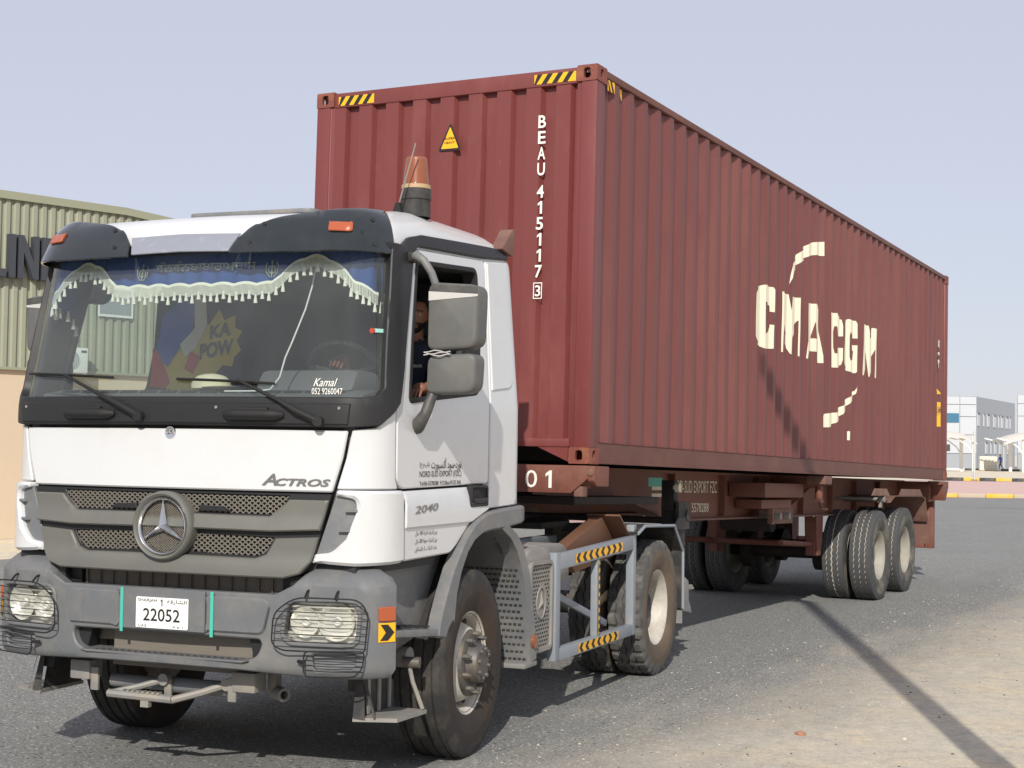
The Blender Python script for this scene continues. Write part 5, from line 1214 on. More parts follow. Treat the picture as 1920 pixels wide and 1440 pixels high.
sw.tube([c0+e1*(.23*math.cos(2*math.pi*i/32))+e2*(.23*math.sin(2*math.pi*i/32)) for i in range(32)], .017, n=8, closed=True)
SW = sw.build('steering_wheel', 'interior', TT, smooth=True)
for a in (.3, 2.84, 4.71): MB().tube([c0, c0+e1*(.22*math.cos(a))+e2*(.22*math.sin(a))], .016, n=6).build('spoke', 'interior', SW)
MB().cyl(c0, c0+Vector((0, -.25, -.2)), .05, n=12).build('column', 'interior', SW)
mat('seat_cloth', (.05, .055, .062), .9, var=.2, vscale=12)
def seat(x, y):
    S_ = empty('seat', parent=TT)
    MB().box((x, y-.25, 1.72), (.52, .52, .16)).build('cushion', 'seat_cloth', S_, bevel=.05)
    b = MB(); b.prism(fillet([(y-.02, 1.74), (y+.12, 1.74), (y+.24, 2.42), (y+.12, 2.44)], .03), lambda a, c, t: (x+t, a, c), -.25, .25); b.build('backrest', 'seat_cloth', S_, bevel=.04)
    b = MB(); b.prism(fillet([(y+.11, 2.44), (y+.23, 2.44), (y+.25, 2.68), (y+.15, 2.70)], .03), lambda a, c, t: (x+t, a, c), -.15, .15); b.build('headrest', 'seat_cloth', S_, bevel=.04)
    MB().bb((x-.2, y-.45, 1.34), (x+.2, y-.05, 1.62)).build('pedestal', 'interior', S_)
    return S_
seat(.68, .22)
# passenger seat: wide printed cover over the backrest
PS = empty('seat', parent=TT)
MB().box((-.70, -.25, 1.75), (.60, .55, .16)).build('cushion', 'seat_cloth', PS, bevel=.05)
b = MB(); b.prism(fillet([(-.08, 1.78), (.06, 1.78), (.12, 2.72), (.0, 2.74)], .04), lambda a, c, t: (-.72+t, a, c), -.33, .33); b.build('printed_cover', 'print_navy', PS, bevel=.05)
def sp(a, b, t): return (-.72+a, -.083+(b-1.78)*.088-.004-t*2, b)
flat('print', [(-.32, 2.30), (-.22, 2.50), (-.05, 2.46), (.02, 2.54), (.08, 2.50), (.15, 2.60), (.19, 2.53), (.27, 2.56), (.27, 2.48), (.325, 2.46), (.29, 2.40), (.325, 2.34), (.28, 2.30), (.27, 2.24), (.20, 2.25), (.14, 2.18), (.05, 2.10), (-.20, 2.10)], sp, 'print_yellow', PS, .001)
flat('print', [(-.30, 2.30), (-.26, 2.56), (-.10, 2.70), (-.02, 2.70), (-.04, 2.45), (-.12, 2.36), (-.20, 2.24)], sp, 'print_blue', PS, .002)
flat('print', [(-.04, 2.72), (.04, 2.71), (.07, 2.50), (.0, 2.36), (-.08, 2.30), (-.12, 2.38), (-.02, 2.48)], sp, 'white_print', PS, .003)
flat('print', [(-.32, 2.36), (-.27, 2.32), (-.18, 2.16), (-.05, 2.12), (.04, 2.30), (-.04, 2.34), (-.08, 2.22), (-.22, 2.10), (-.32, 2.12)], sp, 'print_red', PS, .0025)
flat('print', [(-.18, 2.15), (-.10, 2.24), (-.02, 2.20), (.06, 2.16), (.04, 2.06), (-.16, 2.06)], sp, 'print_yellow', PS, .004)
text('lettering', 'KA', lambda a, b, t: sp(.17+a, 2.465+b+a*.15, .004), (.15, .085), 'print_navy', PS, .04)
text('lettering', 'POW', lambda a, b, t: sp(.15+a, 2.350+b+a*.15, .004), (.24, .10), 'print_navy', PS, .04)
# rear bulkhead trim and bunk shelf
MB().bb((-1.04, .60, 1.35), (1.04, .655, 2.80)).build('rear_trim', 'interior', TT, bevel=.01)
MB().bb((-1.02, -1.0, 2.82), (1.02, .62, 2.84)).build('headliner', 'dash_grey', TT)
MB().bb((-1.0, -1.02, 2.70), (-.35, -.80, 2.82)).build('header_shelf', 'interior', TT, bevel=.02)
# --- curtain hanging inside the windscreen: top edge straight, scalloped fringe
CU = tag(empty('windscreen_curtain', (.3492, -2.3198, 0), (0, 0, .09133)), 'blue curtain with cream tasselled fringe behind the windscreen', 'curtain')
def lowz(u):
    a = abs(u); base = 2.615
    if .52 < a < 1.02: base += .14*math.sin(math.pi*(a-.52)/.50)
    if a > 1.02: base -= .06*(a-1.02)/.16
    return base+.012*abs(math.sin(u*22))
def ci_(u, z, d): n = snormal(cab, u, z); return tuple(Vector(cab(u, z))-n*d)
NB = 220; us_ = [-1.17+2.34*i/NB for i in range(NB+1)]
cb = MB(); V = []
for u in us_:
    d = .045+.008*math.sin(u*55)
    for f in (0, .33, .66, 1): V.append(ci_(u, 2.79+(lowz(u)-2.79)*f, d))
cb.add(V, [(4*i+k, 4*i+k+1, 4*i+5+k, 4*i+4+k) for i in range(NB) for k in range(3)]); cb.build('cloth', 'curtain_blue', CU, smooth=True)
fr = MB(); V = []
for i, u in enumerate(us_):
    V += [ci_(u, lowz(u)+.006, .034), ci_(u, lowz(u)-.010, .032)]
fr.add(V, [(2*i, 2*i+1, 2*i+3, 2*i+2) for i in range(NB)]); fr.build('braid', 'curtain_fringe', CU)
fs_ = MB()
for i in range(330):
    u = -1.165+2.33*i/329; z = lowz(u)-.010; fs_.add([ci_(u-.0021, z, .033), ci_(u+.0021, z, .033), ci_(u+.0021, z-.052, .035), ci_(u-.0021, z-.052, .035)], [(0, 1, 2, 3)])
tag(fs_.build('fringe_threads', 'curtain_fringe', CU), kind='stuff')
base = None
for i in range(58):
    u = -1.15+2.30*i/57; z = lowz(u)-.040-(.014 if i % 2 else 0); x, y, zz = ci_(u, z, .040)
    if base is None:
        t_ = MB(); t_.lathe([(0, .003), (-.008, .007), (-.016, .006), (-.022, .008), (-.046, .011), (-.048, .0005)], 8); t_.xf(Matrix.Rotation(-math.pi/2, 4, 'Y')); base = t_.build('tassel', 'curtain_fringe', CU, smooth=True); o = base
    else: o = base.copy(); COL.objects.link(o); o.parent = CU
    o.location = (x, y, zz)
for u in (-.334, .519):
    k = MB(); cz = 2.690
    k.tube([ci_(u+.022*math.cos(a_*math.pi/8), cz+.02*math.sin(a_*math.pi/8), .028) for a_ in range(16)], .003, n=5, closed=True)
    k.tube([ci_(u, cz-.04, .027), ci_(u, cz+.05, .027)], .004, n=5)
    for q in (1, -1): k.tube([ci_(u+q*.010, cz-.04, .027), ci_(u+q*.034, cz-.012, .027), ci_(u+q*.038, cz+.02, .027), ci_(u+q*.030, cz+.038, .027)], .003, n=5)
    k.build('emblem', 'curtain_gold', CU)
text('lettering', '\u0A27\u0A70\u0A28\u0A27\u0A70\u0A28\u0A2C\u0A3E\u0A2C\u0A3E\u0A30\u0A3E\u0A2E\u0A26\u0A3E\u0A38', lambda a, b, t: ci_(.09+a, 2.722+b, .028), (.66, .055), 'curtain_gold', CU, .0)
# side pieces of the curtain by the doors
for s in (1, -1):
    cb = MB(); V = []
    for i in range(13):
        y = -.98+.05*i; wv = .012*math.sin(i*1.9)
        V += [(s*(1.035+wv), y, 2.80), (s*(1.045+wv), y, 2.52-.10*math.sin(i/12*math.pi*.5)+.03*math.sin(i*1.1))]
    cb.add(V, [(2*i, 2*i+1, 2*i+3, 2*i+2) for i in range(4)]); cb.build('side_cloth', 'curtain_blue', CU, smooth=True)
    fr = MB(); 
    for i in range(5):
        x, y, z = V[2*i+1]; fr.cyl((x, y, z), (x, y, z-.06), .006, .013, n=8)
    tag(fr.build('side_fringe', 'curtain_fringe', CU), kind='stuff')
# --- cap on the dashboard
CP = tag(empty('baseball_cap', (.3492, -2.3198, 0), (0, 0, .09133)), 'cream baseball cap lying on the dashboard behind the windscreen', 'cap')
c = MB(); prof = [(.0, .100), (.03, .102), (.06, .094), (.085, .070), (.098, .035), (.102, .0005)]
c.lathe(prof, 28); c.xf(Matrix.Translation((-.02, -.93, 2.068)) @ Matrix.Diagonal((1.12, .95, .82, 1)) @ Matrix.Rotation(-math.pi/2, 4, 'Y')); c.build('crown', 'cap_cloth', CP, smooth=True, angle=70)
bm_ = MB(); V = []
for i in range(15):
    a = -1.2+2.4*i/14; 
    for r_, z_ in ((.095, 2.074), (.185, 2.066)): V.append((-.02+r_*1.1*math.cos(a-.35), -.93+r_*.9*math.sin(a-.35)*.95, z_+.012*math.cos(a)))
bm_.add(V, [(2*i, 2*i+1, 2*i+3, 2*i+2) for i in range(14)]); bm_.build('brim', 'cap_cloth', CP, smooth=True)
# --- charging cable
CC = MB(); CC.tube([(.68, -1.03, 2.72), (.675, -1.06, 2.60), (.655, -1.09, 2.48), (.60, -1.13, 2.30), (.575, -1.15, 2.223), (.55, -1.16, 2.12), (.50, -1.17, 2.055), (.44, -1.18, 2.046), (.34, -1.18, 2.045), (.22, -1.17, 2.045)], .0045, n=6)
c = CC.build('charging_cable', 'cable_white', None, smooth=True); c.location = (.3492, -2.3198, 0); c.rotation_euler = (0, 0, .09133); tag(c, 'thin white cable dangling behind the windscreen onto the dashboard', 'cable')
# windscreen lettering and permit
gt = lambda u0, z0: (lambda a, b, t: tuple(Vector(cab(u0+a, z0+b))+snormal(cab, u0+a, z0)*.002))
text('lettering', 'Kamal', gt(.875, 2.088), (.13, .042), 'white_print', TT, .0, shear=.45)
text('lettering', '052 9260047', gt(.885, 2.042), (.165, .032), 'white_print', TT, .0)
flat('permit_sticker', [(1.125, 2.352), (1.180, 2.352), (1.180, 2.372), (1.125, 2.372)], lambda a, b, t: gt(0, 0)(a, b, 0), 'sticker_teal', TT)
x, y, z = cab(1.112, 2.36); m = MB(); m.cyl((x, y, z), (x, y+.012, z), .014, n=14); m.build('permit_seal', 'red_print', TT)


# ------------------------------------------------------------------ people
def skin_body(name, joints, links, matnames, zone, parent=None, loc=(0, 0, 0), rot=(0, 0, 0), sub=2):
    """one continuous figure grown over a skeleton: joints {name: (xyz, radius)}"""
    names = list(joints); me = bpy.data.meshes.new(name)
    me.from_pydata([joints[n][0] for n in names], [(names.index(a), names.index(b)) for a, b in links], [])
    o = link(bpy.data.objects.new(name, me), parent)
    md = o.modifiers.new('skin', 'SKIN'); sv = me.skin_vertices[0].data
    for i, n in enumerate(names):
        r = joints[n][1]; sv[i].radius = r if isinstance(r, tuple) else (r, r)
    sv[0].use_root = True
    sb = o.modifiers.new('sub', 'SUBSURF'); sb.levels = sub; sb.render_levels = sub
    bpy.context.view_layer.update()
    nm = bpy.data.meshes.new_from_object(o.evaluated_get(bpy.context.evaluated_depsgraph_get()))
    o.modifiers.clear(); o.data = nm; nm.materials.clear()
    for m in matnames: nm.materials.append(MATS[m])
    for p in nm.polygons: p.use_smooth = True; p.material_index = zone(p.center)
    o.location = loc; o.rotation_euler = rot
    return o
def head_mesh(c, h, yaw, parent, tilt=0.0):
    """head looking along -Y before turning by yaw: skull, brow, nose, lips, chin, ears, eyes, hair, stubble"""
    M = Matrix.Translation(c) @ Matrix.Rotation(yaw, 4, 'Z') @ Matrix.Rotation(tilt, 4, 'X'); NU, NV = 40, 30; V = []; F = []; mi = []
    def g(x, s): return math.exp(-(x/s)**2)
    for j in range(NV+1):
        ph = math.pi*j/NV
        for i in range(NU):
            th = 2*math.pi*i/NU; x = math.sin(ph)*math.cos(th); y = math.sin(ph)*math.sin(th); z = math.cos(ph)
            X, Y, Z = x*.36*h, y*.43*h, z*.5*h
            if z < -.1: X *= 1-.28*((-z-.1)/.9); Y *= 1-.10*((-z-.1)/.9)
            if y < 0:
                fr = -y; a = X/h; b = Z/h
                Y -= h*fr*(.105*g(a, .045)*g(b+.09, .085)*(1 if b > -.17 else .5)+.030*g(a, .20)*g(b-.055, .03)+.030*g(a, .07)*g(b+.235, .03)+.045*g(a, .10)*g(b+.40, .07))
                Y += h*fr*(.035*(g(a-.15, .06)+g(a+.15, .06))*g(b-.0, .035)+.012*g(a, .08)*g(b+.265, .010))
            V.append(M @ Vector((X, Y, Z)))
    for j in range(NV):
        for i in range(NU): F.append((j*NU+i, j*NU+(i+1) % NU, (j+1)*NU+(i+1) % NU, (j+1)*NU+i))
    mb = MB(); mb.add(V, F); H = mb.build('head', 'skin', parent, smooth=True, angle=80)
    for s in (1, -1):
        e = MB(); e.lathe([(-.03*h, .0005), (-.022*h, .022*h), (0, .032*h), (.022*h, .022*h), (.03*h, .0005)], 12); e.xf(M @ Matrix.Translation((s*.15*h, -.345*h, .0))); e.build('eye', 'white_print', H, smooth=True)
        e = MB(); e.cyl((s*.15*h, -.374*h, 0), (s*.15*h, -.379*h, 0), .014*h, n=10); e.xf(M); e.build('pupil', 'hair', H)
        e = MB(); e.tube([(s*.07*h, -.412*h, .072*h), (s*.15*h, -.405*h, .092*h), (s*.24*h, -.35*h, .075*h)], .015*h, n=6); e.xf(M); e.build('eyebrow', 'hair', H)
        e = MB(); e.tube([(s*.355*h, .0, .07*h), (s*.395*h, .04*h, .09*h), (s*.405*h, .06*h, .0), (s*.375*h, .02*h, -.10*h), (s*.345*h, -.01*h, -.09*h)], [.02*h, .03*h, .035*h, .03*h, .018*h], n=8); e.xf(M); e.build('ear', 'skin', H, smooth=True, angle=80)
    e = MB(); e.tube([(-.085*h, -.40*h, -.235*h), (-.03*h, -.445*h, -.225*h), (.03*h, -.445*h, -.225*h), (.085*h, -.40*h, -.235*h)], .016*h, n=6); e.xf(M); e.build('lips', 'brown_board', H, smooth=True)
    hv = []; hf = []
    for j in range(15):
        for i in range(NU):
            v = M.inverted() @ V[j*NU+i]; hv.append(M @ (v*1.045+Vector((0, .01*h, .012*h))))
    for j in range(14):
        for i in range(NU):
            v = M.inverted() @ V[(j+1)*NU+i]
            if v.z > .27*h or (v.y > -.05*h and v.z > -.05*h) or v.y > .12*h: hf.append((j*NU+i, j*NU+(i+1) % NU, (j+1)*NU+(i+1) % NU, (j+1)*NU+i))
    hb = MB(); hb.add(hv, hf); hb.build('hair', 'hair', H, smooth=True, angle=80)
    bv = []; bf = []
    for j in range(18, 29):
        for i in range(NU):
            v = M.inverted() @ V[j*NU+i]; bv.append(M @ (v*1.012))
    for j in range(10):
        for i in range(NU):
            v = M.inverted() @ V[(18+j)*NU+i]
            if v.y < .10*h and not (abs(v.x) < .10*h and v.y < -.3*h and -.30*h < v.z < -.205*h) and (v.z < -.17*h or abs(v.x) > .26*h): bf.append((j*NU+i, j*NU+(i+1) % NU, (j+1)*NU+(i+1) % NU, (j+1)*NU+i))
    bb = MB(); bb.add(bv, bf); bb.build('beard', 'hair', H, smooth=True, angle=80)
    return H
def hand(parent, wrist, fwd, upv, m='skin', size=.185, curl=.5, side=1):
    """palm with four unequal bent fingers and a thumb from the side of the palm"""
    f = Vector(fwd).normalized(); u = (Vector(upv)-f*Vector(upv).dot(f)).normalized(); r = f.cross(u)*side; w = Vector(wrist); mb = MB()
    mb.tube([w, w+f*size*.2, w+f*size*.42, w+f*size*.5], [size*.15, size*.20, size*.21, size*.16], n=10)
    for k, (o, l) in enumerate(((-.16, .42), (-.05, .50), (.06, .46), (.16, .36))):
        a = w+f*size*.46+r*size*o; p1 = a+f*size*l*.4-u*size*.05*curl; p2 = p1+f*size*l*.30-u*size*.16*curl; p3 = p2+f*size*l*.18-u*size*.2*curl
        mb.tube([a, p1, p2, p3], [size*.052, size*.05, size*.045, size*.036], n=8)
    a = w+f*size*.14-r*size*.16; mb.tube([a, a+f*size*.16-r*size*.14-u*size*.03, a+f*size*.32-r*size*.16-u*size*.10], [size*.07, size*.06, size*.045], n=8)
    return mb.build('hand', m, parent, smooth=True, angle=80)
DR = tag(empty('person', (.3492, -2.3198, 0), (0, 0, .09133)), 'bearded driver in dark navy shirt looking out of the open cab window', 'person')
J = {'pelvis': ((.68, .02, 1.86), (.17, .13)), 'waist': ((.68, .06, 2.02), (.16, .11)), 'chest': ((.69, .09, 2.22), (.18, .12)), 'neckbase': ((.70, .10, 2.36), (.10, .08)), 'neck': ((.71, .11, 2.44), .058), 'skull': ((.715, .12, 2.52), .055),
     'shl': ((.89, .07, 2.31), .075), 'ell': ((1.03, -.16, 2.12), .055), 'wrl': ((1.035, -.42, 2.085), .036),
     'shr': ((.50, .07, 2.31), .075), 'elr': ((.44, -.14, 2.10), .055), 'wrr': ((.48, -.34, 2.22), .036),
     'kl': ((.80, -.40, 1.86), .085), 'al': ((.80, -.60, 1.46), .055), 'fl': ((.80, -.72, 1.40), .045), 'kr': ((.56, -.40, 1.86), .085), 'ar': ((.56, -.60, 1.46), .055), 'fr': ((.56, -.72, 1.40), .045)}
LK = [('pelvis', 'waist'), ('waist', 'chest'), ('chest', 'neckbase'), ('neckbase', 'neck'), ('neck', 'skull'), ('chest', 'shl'), ('shl', 'ell'), ('ell', 'wrl'), ('chest', 'shr'), ('shr', 'elr'), ('elr', 'wrr'), ('pelvis', 'kl'), ('kl', 'al'), ('al', 'fl'), ('pelvis', 'kr'), ('kr', 'ar'), ('ar', 'fr')]
def dz(c): 
    if c.z > 2.395 and abs(c.x-.7) < .12: return 1
    if c.y < -.22 and c.z > 2.0: return 1
    return 0
skin_body('body', J, LK, ['shirt_navy', 'skin'], dz, DR)
head_mesh(Vector((.72, .085, 2.545)), .235, R(22), DR)
hand(DR, (1.035, -.42, 2.085), (.05, -1, -.05), (0, 0, 1), curl=.9, side=1)
hand(DR, (.48, -.34, 2.22), (.25, -.8, .4), (0, .4, .8), curl=1.2, side=-1)
text('shirt_print', 'SUPERIOR', lambda a, b, t: (.80+a*.9, -.035-(a*.0)-.03, 2.235+b), (.11, .016), 'white_print', DR, .0)
# walker far off by the office
mat('shirt_blue', srgb(40, 58, 110), .9); mat('trousers', (.02, .02, .025), .9)
PW = (-24.6, 166.0); PD = tag(empty('person', (PW[0], PW[1], 0), (0, 0, R(-60))), 'person in blue shirt and dark trousers walking past the office', 'person')
J = {'pelvis': ((0, 0, .93), (.15, .11)), 'waist': ((0, 0, 1.08), (.14, .10)), 'chest': ((0, -.02, 1.30), (.17, .11)), 'neckbase': ((0, -.02, 1.44), .08), 'neck': ((0, -.03, 1.50), .052), 'skull': ((0, -.035, 1.56), .05),
     'shl': ((.18, -.02, 1.40), .065), 'ell': ((.22, .10, 1.14), .048), 'wrl': ((.22, .06, .90), .034), 'shr': ((-.18, -.02, 1.40), .065), 'elr': ((-.22, -.12, 1.15), .048), 'wrr': ((-.21, -.28, .97), .034),
     'hl': ((.09, 0, .88), .10), 'kl': ((.09, -.16, .50), .07), 'al': ((.09, -.20, .10), .048), 'fl': ((.09, -.32, .05), .04), 'hr': ((-.09, 0, .88), .10), 'kr': ((-.09, .10, .50), .07), 'ar': ((-.09, .34, .16), .048), 'fr': ((-.09, .26, .06), .04)}
LK = [('pelvis', 'waist'), ('waist', 'chest'), ('chest', 'neckbase'), ('neckbase', 'neck'), ('neck', 'skull'), ('chest', 'shl'), ('shl', 'ell'), ('ell', 'wrl'), ('chest', 'shr'), ('shr', 'elr'), ('elr', 'wrr'), ('pelvis', 'hl'), ('hl', 'kl'), ('kl', 'al'), ('al', 'fl'), ('pelvis', 'hr'), ('hr', 'kr'), ('kr', 'ar'), ('ar', 'fr')]
skin_body('body', J, LK, ['shirt_blue', 'trousers', 'skin'], lambda c: 2 if c.z > 1.46 or (abs(c.x) > .17 and c.z < 1.08 and c.z > .8) else (0 if c.z > .92 else 1), PD)
head_mesh(Vector((0, -.04, 1.64)), .23, 0, PD)
hand(PD, (.22, .06, .90), (0, -.2, -1), (1, 0, 0)); hand(PD, (-.21, -.28, .97), (0, -.5, -.8), (-1, 0, 0))

# ------------------------------------------------------------------ warehouse on the left
mat('cladding', srgb(150, 152, 132), .55, var=.05, vscale=1.2, dust=(srgb(168, 166, 146), .4), dscale=1.5)
mat('fascia', srgb(152, 154, 130), .5, var=.05)
mat('render_beige', srgb(206, 188, 162), .9, var=.04, vscale=1.5)
mat('sign_dark', (.055, .06, .07), .45, var=.1)
mat('ac_white', srgb(226, 226, 220), .5)
mat('win_grey', (.30, .33, .34), .3)
WH = tag(empty('warehouse', (-14.5, 11.0, 0), (0, 0, math.atan2(.963, .27))), 'olive corrugated warehouse with beige lower wall behind the cab', 'warehouse')
# local frame: x along the wall, -y out towards the road
S0, S1 = -16.0, 14.0
def topz(s): return 6.17 if s < 1.39 else 6.17-.075*(s-1.39)
wb_ = MB(); wb_.bb((S0, 0, 0), (S1, .3, 3.06)); wb_.build('base_wall', 'render_beige', WH)
cw = MB(); V = []; brk = []
s = S0; P_ = .178
while s < S1: brk += [(s, 0), (s+.075, 0), (s+.098, .038), (s+.155, .038)]; s += P_
for a, d in brk: V += [(a, -.05+d, 3.04), (a, -.05+d, min(6.1, topz(a)-.06))]
cw.add(V, [(2*i, 2*i+2, 2*i+3, 2*i+1) for i in range(len(brk)-1)]); cw.build('cladding', 'cladding', WH)
tr = MB(); tr.bb((S0, -.085, 3.0), (S1, -.005, 3.05)); tr.build('drip_trim', 'fascia', WH)
fa = MB(); fa.add([(q, y, topz(q)+z) for q in (S0, 1.39, S1) for y, z in ((-.10, -.14), (-.10, 0), (.3, 0), (.3, -.14))], [(0, 1, 5, 4), (1, 2, 6, 5), (4, 5, 9, 8), (5, 6, 10, 9), (0, 4, 7, 3), (4, 8, 11, 7)]); fa.build('fascia', 'fascia', WH)
fa = MB(); fa.bb((S0, .29, 3.0), (S1, .32, 6.0)); fa.bb((S1-.2, .3, 0), (S1, 14, 5.2)); fa.bb((S0, .3, 0), (S0+.2, 14, 6.0)); fa.build('inner_wall', 'cladding', WH)
WN = empty('window', parent=WH); m = MB(); fo_ = [(.82, 4.08), (1.58, 4.08), (1.58, 4.64), (.82, 4.64)]
V_, F_ = tri2d(fo_, [inset(fo_, .045)]); m.add([(a, -.09, b) for a, b in V_], F_); m.build('frame', 'ac_white', WN); MB().bb((.86, -.075, 4.12), (1.54, -.07, 4.60)).build('pane', 'win_grey', WN)
AC = tag(empty('air_conditioner', (-14.5, 11.0, 0), (0, 0, math.atan2(.963, .27))), 'white air conditioner box on the warehouse wall, seen through the cab', 'air conditioner')
MB().bb((-.08, -.38, 2.99), (.46, -.09, 3.45)).build('case', 'ac_white', AC, bevel=.015)
m = MB(); m.cyl((.12, -.381, 3.22), (.12, -.388, 3.22), .17, n=28); m.build('fan_grille', 'win_grey', AC)
for k in range(4):
    m = MB(); rr = .04+.04*k; m.tube([(.12+rr*math.cos(2*math.pi*i/24), -.394, 3.22+rr*math.sin(2*math.pi*i/24)) for i in range(24)], .004, n=5, closed=True); m.build('fan_ring', 'ac_white', AC)
m = MB(); m.bb((.32, -.385, 3.36), (.43, -.381, 3.40)); m.build('badge', 'sign_dark', AC)
for x in (-.04, .42): MB().bb((x-.02, -.36, 2.94), (x+.02, -.03, 2.985)).build('bracket', 'ac_white', AC)
SG = tag(empty('wall_sign', (-14.5, 11.0, 0), (0, 0, math.atan2(.963, .27))), 'dark grey raised letters on the warehouse cladding at the left edge', 'sign')
def letter(polys):
    for p in polys:
        m = MB(); m.prism(p, lambda a, b, t: (a, t, b), -.20, -.06); m.build('letter', 'sign_dark', SG)
z0, z1 = 4.63, 5.40; k_ = .115
letter([[(-1.62, z0), (-1.10, z0), (-1.10, z0+.14), (-1.62+k_, z0+.14), (-1.62+k_, z1), (-1.62, z1)]])
letter([[(-1.04, z0), (-1.04+k_, z0), (-1.04+k_, z1), (-1.04, z1)]])
letter([[(-.87, z0), (-.77, z0), (-.77, z1-.3), (-.57, z0), (-.47, z0), (-.47, z1), (-.57, z1), (-.57, z0+.3), (-.77, z1), (-.87, z1)]])
letter([[(-.41, z0), (-.05, z0), (-.05, z0+.13), (-.30, z0+.13), (-.30, 4.95), (-.08, 4.95), (-.08, 5.07), (-.30, 5.07), (-.30, z1-.13), (-.05, z1-.13), (-.05, z1), (-.41, z1)]])

# ------------------------------------------------------------------ offices far right
mat('office_white', srgb(186, 190, 196), .4, var=.02); mat('office_grey', srgb(150, 156, 164), .6, var=.03, vscale=.4); mat('office_band', srgb(150, 155, 162), .6)
mat('office_glass', srgb(60, 112, 142), .12, spec=.8); mat('joint', srgb(170, 174, 180), .7)
mat('canopy_cloth', srgb(206, 200, 190), .8); mat('post_white', srgb(232, 230, 226), .5); mat('cream_box', srgb(226, 220, 200), .6); mat('pole_grey', srgb(196, 196, 194), .5)
FH = Vector((-.4604, .8877, 0)); RH = Vector((.8877, .4604, 0)); CG = Vector((5.7907, -10.015, 0))
def cw_(X, D, z=0.0): p = CG+FH*D+RH*X; return Vector((p.x, p.y, z))
def panel_wall(parent, X0, X1, D, cols, zs_, band):
    rot = math.atan2(RH.y, RH.x)
    o0 = None
    for c in range(len(cols)-1):
        for j in range(len(zs_)-1):
            a, b = cols[c]+.03, cols[c+1]-.03; p = cw_((a+b)/2, D, (zs_[j]+zs_[j+1])/2); m = MB(); m.box((0, 0, 0), (b-a, .12, zs_[j+1]-zs_[j]-.06)); o = m.build('panel', 'office_band' if j < band else 'office_white', parent); o.location = p; o.rotation_euler = (0, 0, rot)
OB = tag(empty('office_building'), 'white and grey two storey office building with narrow windows', 'building')
A0 = cw_(49.8, 165)
def blk(parent, nm, P, h, m):
    mb = MB(); mb.prism([(p.x, p.y) for p in P], lambda a, b, t: (a, b, t), 0, h); return mb.build(nm, m, parent)
blk(OB, 'front_block', [cw_(22, 165.1), cw_(49.75, 165.1), cw_(49.75, 178), cw_(22, 178)], 7.75, 'joint')
panel_wall(OB, 22, 49.8, 165, [22, 25.2, 28.4, 31.6, 34.8, 38, 41.2, 42.9, 45.8, 48.0, 49.8], [0, .05, 1.9, 3.85, 5.05, 6.9, 7.85][0:1]+[1.75, 3.75, 5.7, 7.0, 7.85], 1)
w = empty('window', parent=OB)
for (a, b, z0_, z1_, mt) in ((46.0-.2, 48.0-.25, 0, 0, ''),): pass
def far_win(parent, X0, X1, z0_, z1_, D, mt='office_glass'):
    W_ = empty('window', parent=parent); rot = math.atan2(RH.y, RH.x)
    m = MB(); m.box((0, 0, 0), (X1-X0, .1, z1_-z0_)); o = m.build('pane', mt, W_); o.location = cw_((X0+X1)/2, D, (z0_+z1_)/2); o.rotation_euler = (0, 0, rot)
    return W_
far_win(OB, 46.6, 47.9, 5.05, 6.05, 164.93); far_win(OB, 40.5, 43.0, 5.05, 6.05, 164.93); far_win(OB, 46.6, 46.95, 2.0, 2.7, 164.93, 'sign_dark')
# grey flank running back from the corner
B0 = cw_(49.8, 165.3); B1 = cw_(59.6, 184); dW = (B1-B0).normalized(); nW = Vector((dW.y, -dW.x, 0))
if nW.dot(CG-B0) < 0: nW = -nW
FLK = blk(OB, 'flank_block', [B0, B1+dW*3, B1+dW*3-nW*9, B0-nW*6], 7.9, 'office_grey')
LW = (B1-B0).length
def flank_win(f, z0_, z1_, w_):
    W_ = empty('window', parent=OB); c = B0+dW*(f*LW); rot = math.atan2(dW.y, dW.x)
    m = MB(); m.box((0, 0, 0), (w_, .10, z1_-z0_)); o = m.build('lit_reveal', 'office_white', W_); o.location = (c.x+nW.x*.03, c.y+nW.y*.03, (z0_+z1_)/2); o.rotation_euler = (0, 0, rot)  # flat white slab, its colour standing for the sunlit window recess
    m = MB(); m.box((0, 0, 0), (w_*.9, .12, .22)); o = m.build('pane', 'sign_dark', W_); o.location = (c.x+nW.x*.04-dW.x*w_*.03, c.y+nW.y*.04-dW.y*w_*.03, z1_-.08); o.rotation_euler = (0, 0, rot)  # dark strip painting the shade at the window head
for f, w_ in ((.07, 1.2), (.21, .5), (.33, 1.3), (.51, 1.4), (.63, .5), (.73, 1.3), (.88, 1.3), (.98, .5)): flank_win(f, 4.75, 6.15, w_)
for f, w_ in ((.28, 1.2), (.41, .5), (.53, 1.3), (.68, 1.4), (.92, 1.3)): flank_win(f, 1.75, 3.05, w_)
DRm = empty('door', parent=OB); c = B0+dW*(.80*LW); m = MB(); m.box((0, 0, 0), (1.3, .1, 3.0)); o = m.build('leaf', 'office_white', DRm); o.location = (c.x+nW.x*.03, c.y+nW.y*.03, 1.5); o.rotation_euler = (0, 0, math.atan2(dW.y, dW.x))
OC = tag(empty('office_building'), 'plain white panelled office block at the right edge of the view', 'building')
blk(OC, 'front_block', [cw_(61.4, 187.1), cw_(90, 187.1), cw_(90, 205), cw_(67.5, 205)], 8.85, 'joint')
panel_wall(OC, 61.4, 90, 187, [61.4, 65, 68.6, 72.2, 75.8, 79.4, 83, 86.6, 90], [0, 1.9, 4.2, 6.4, 7.9, 8.95], 1)
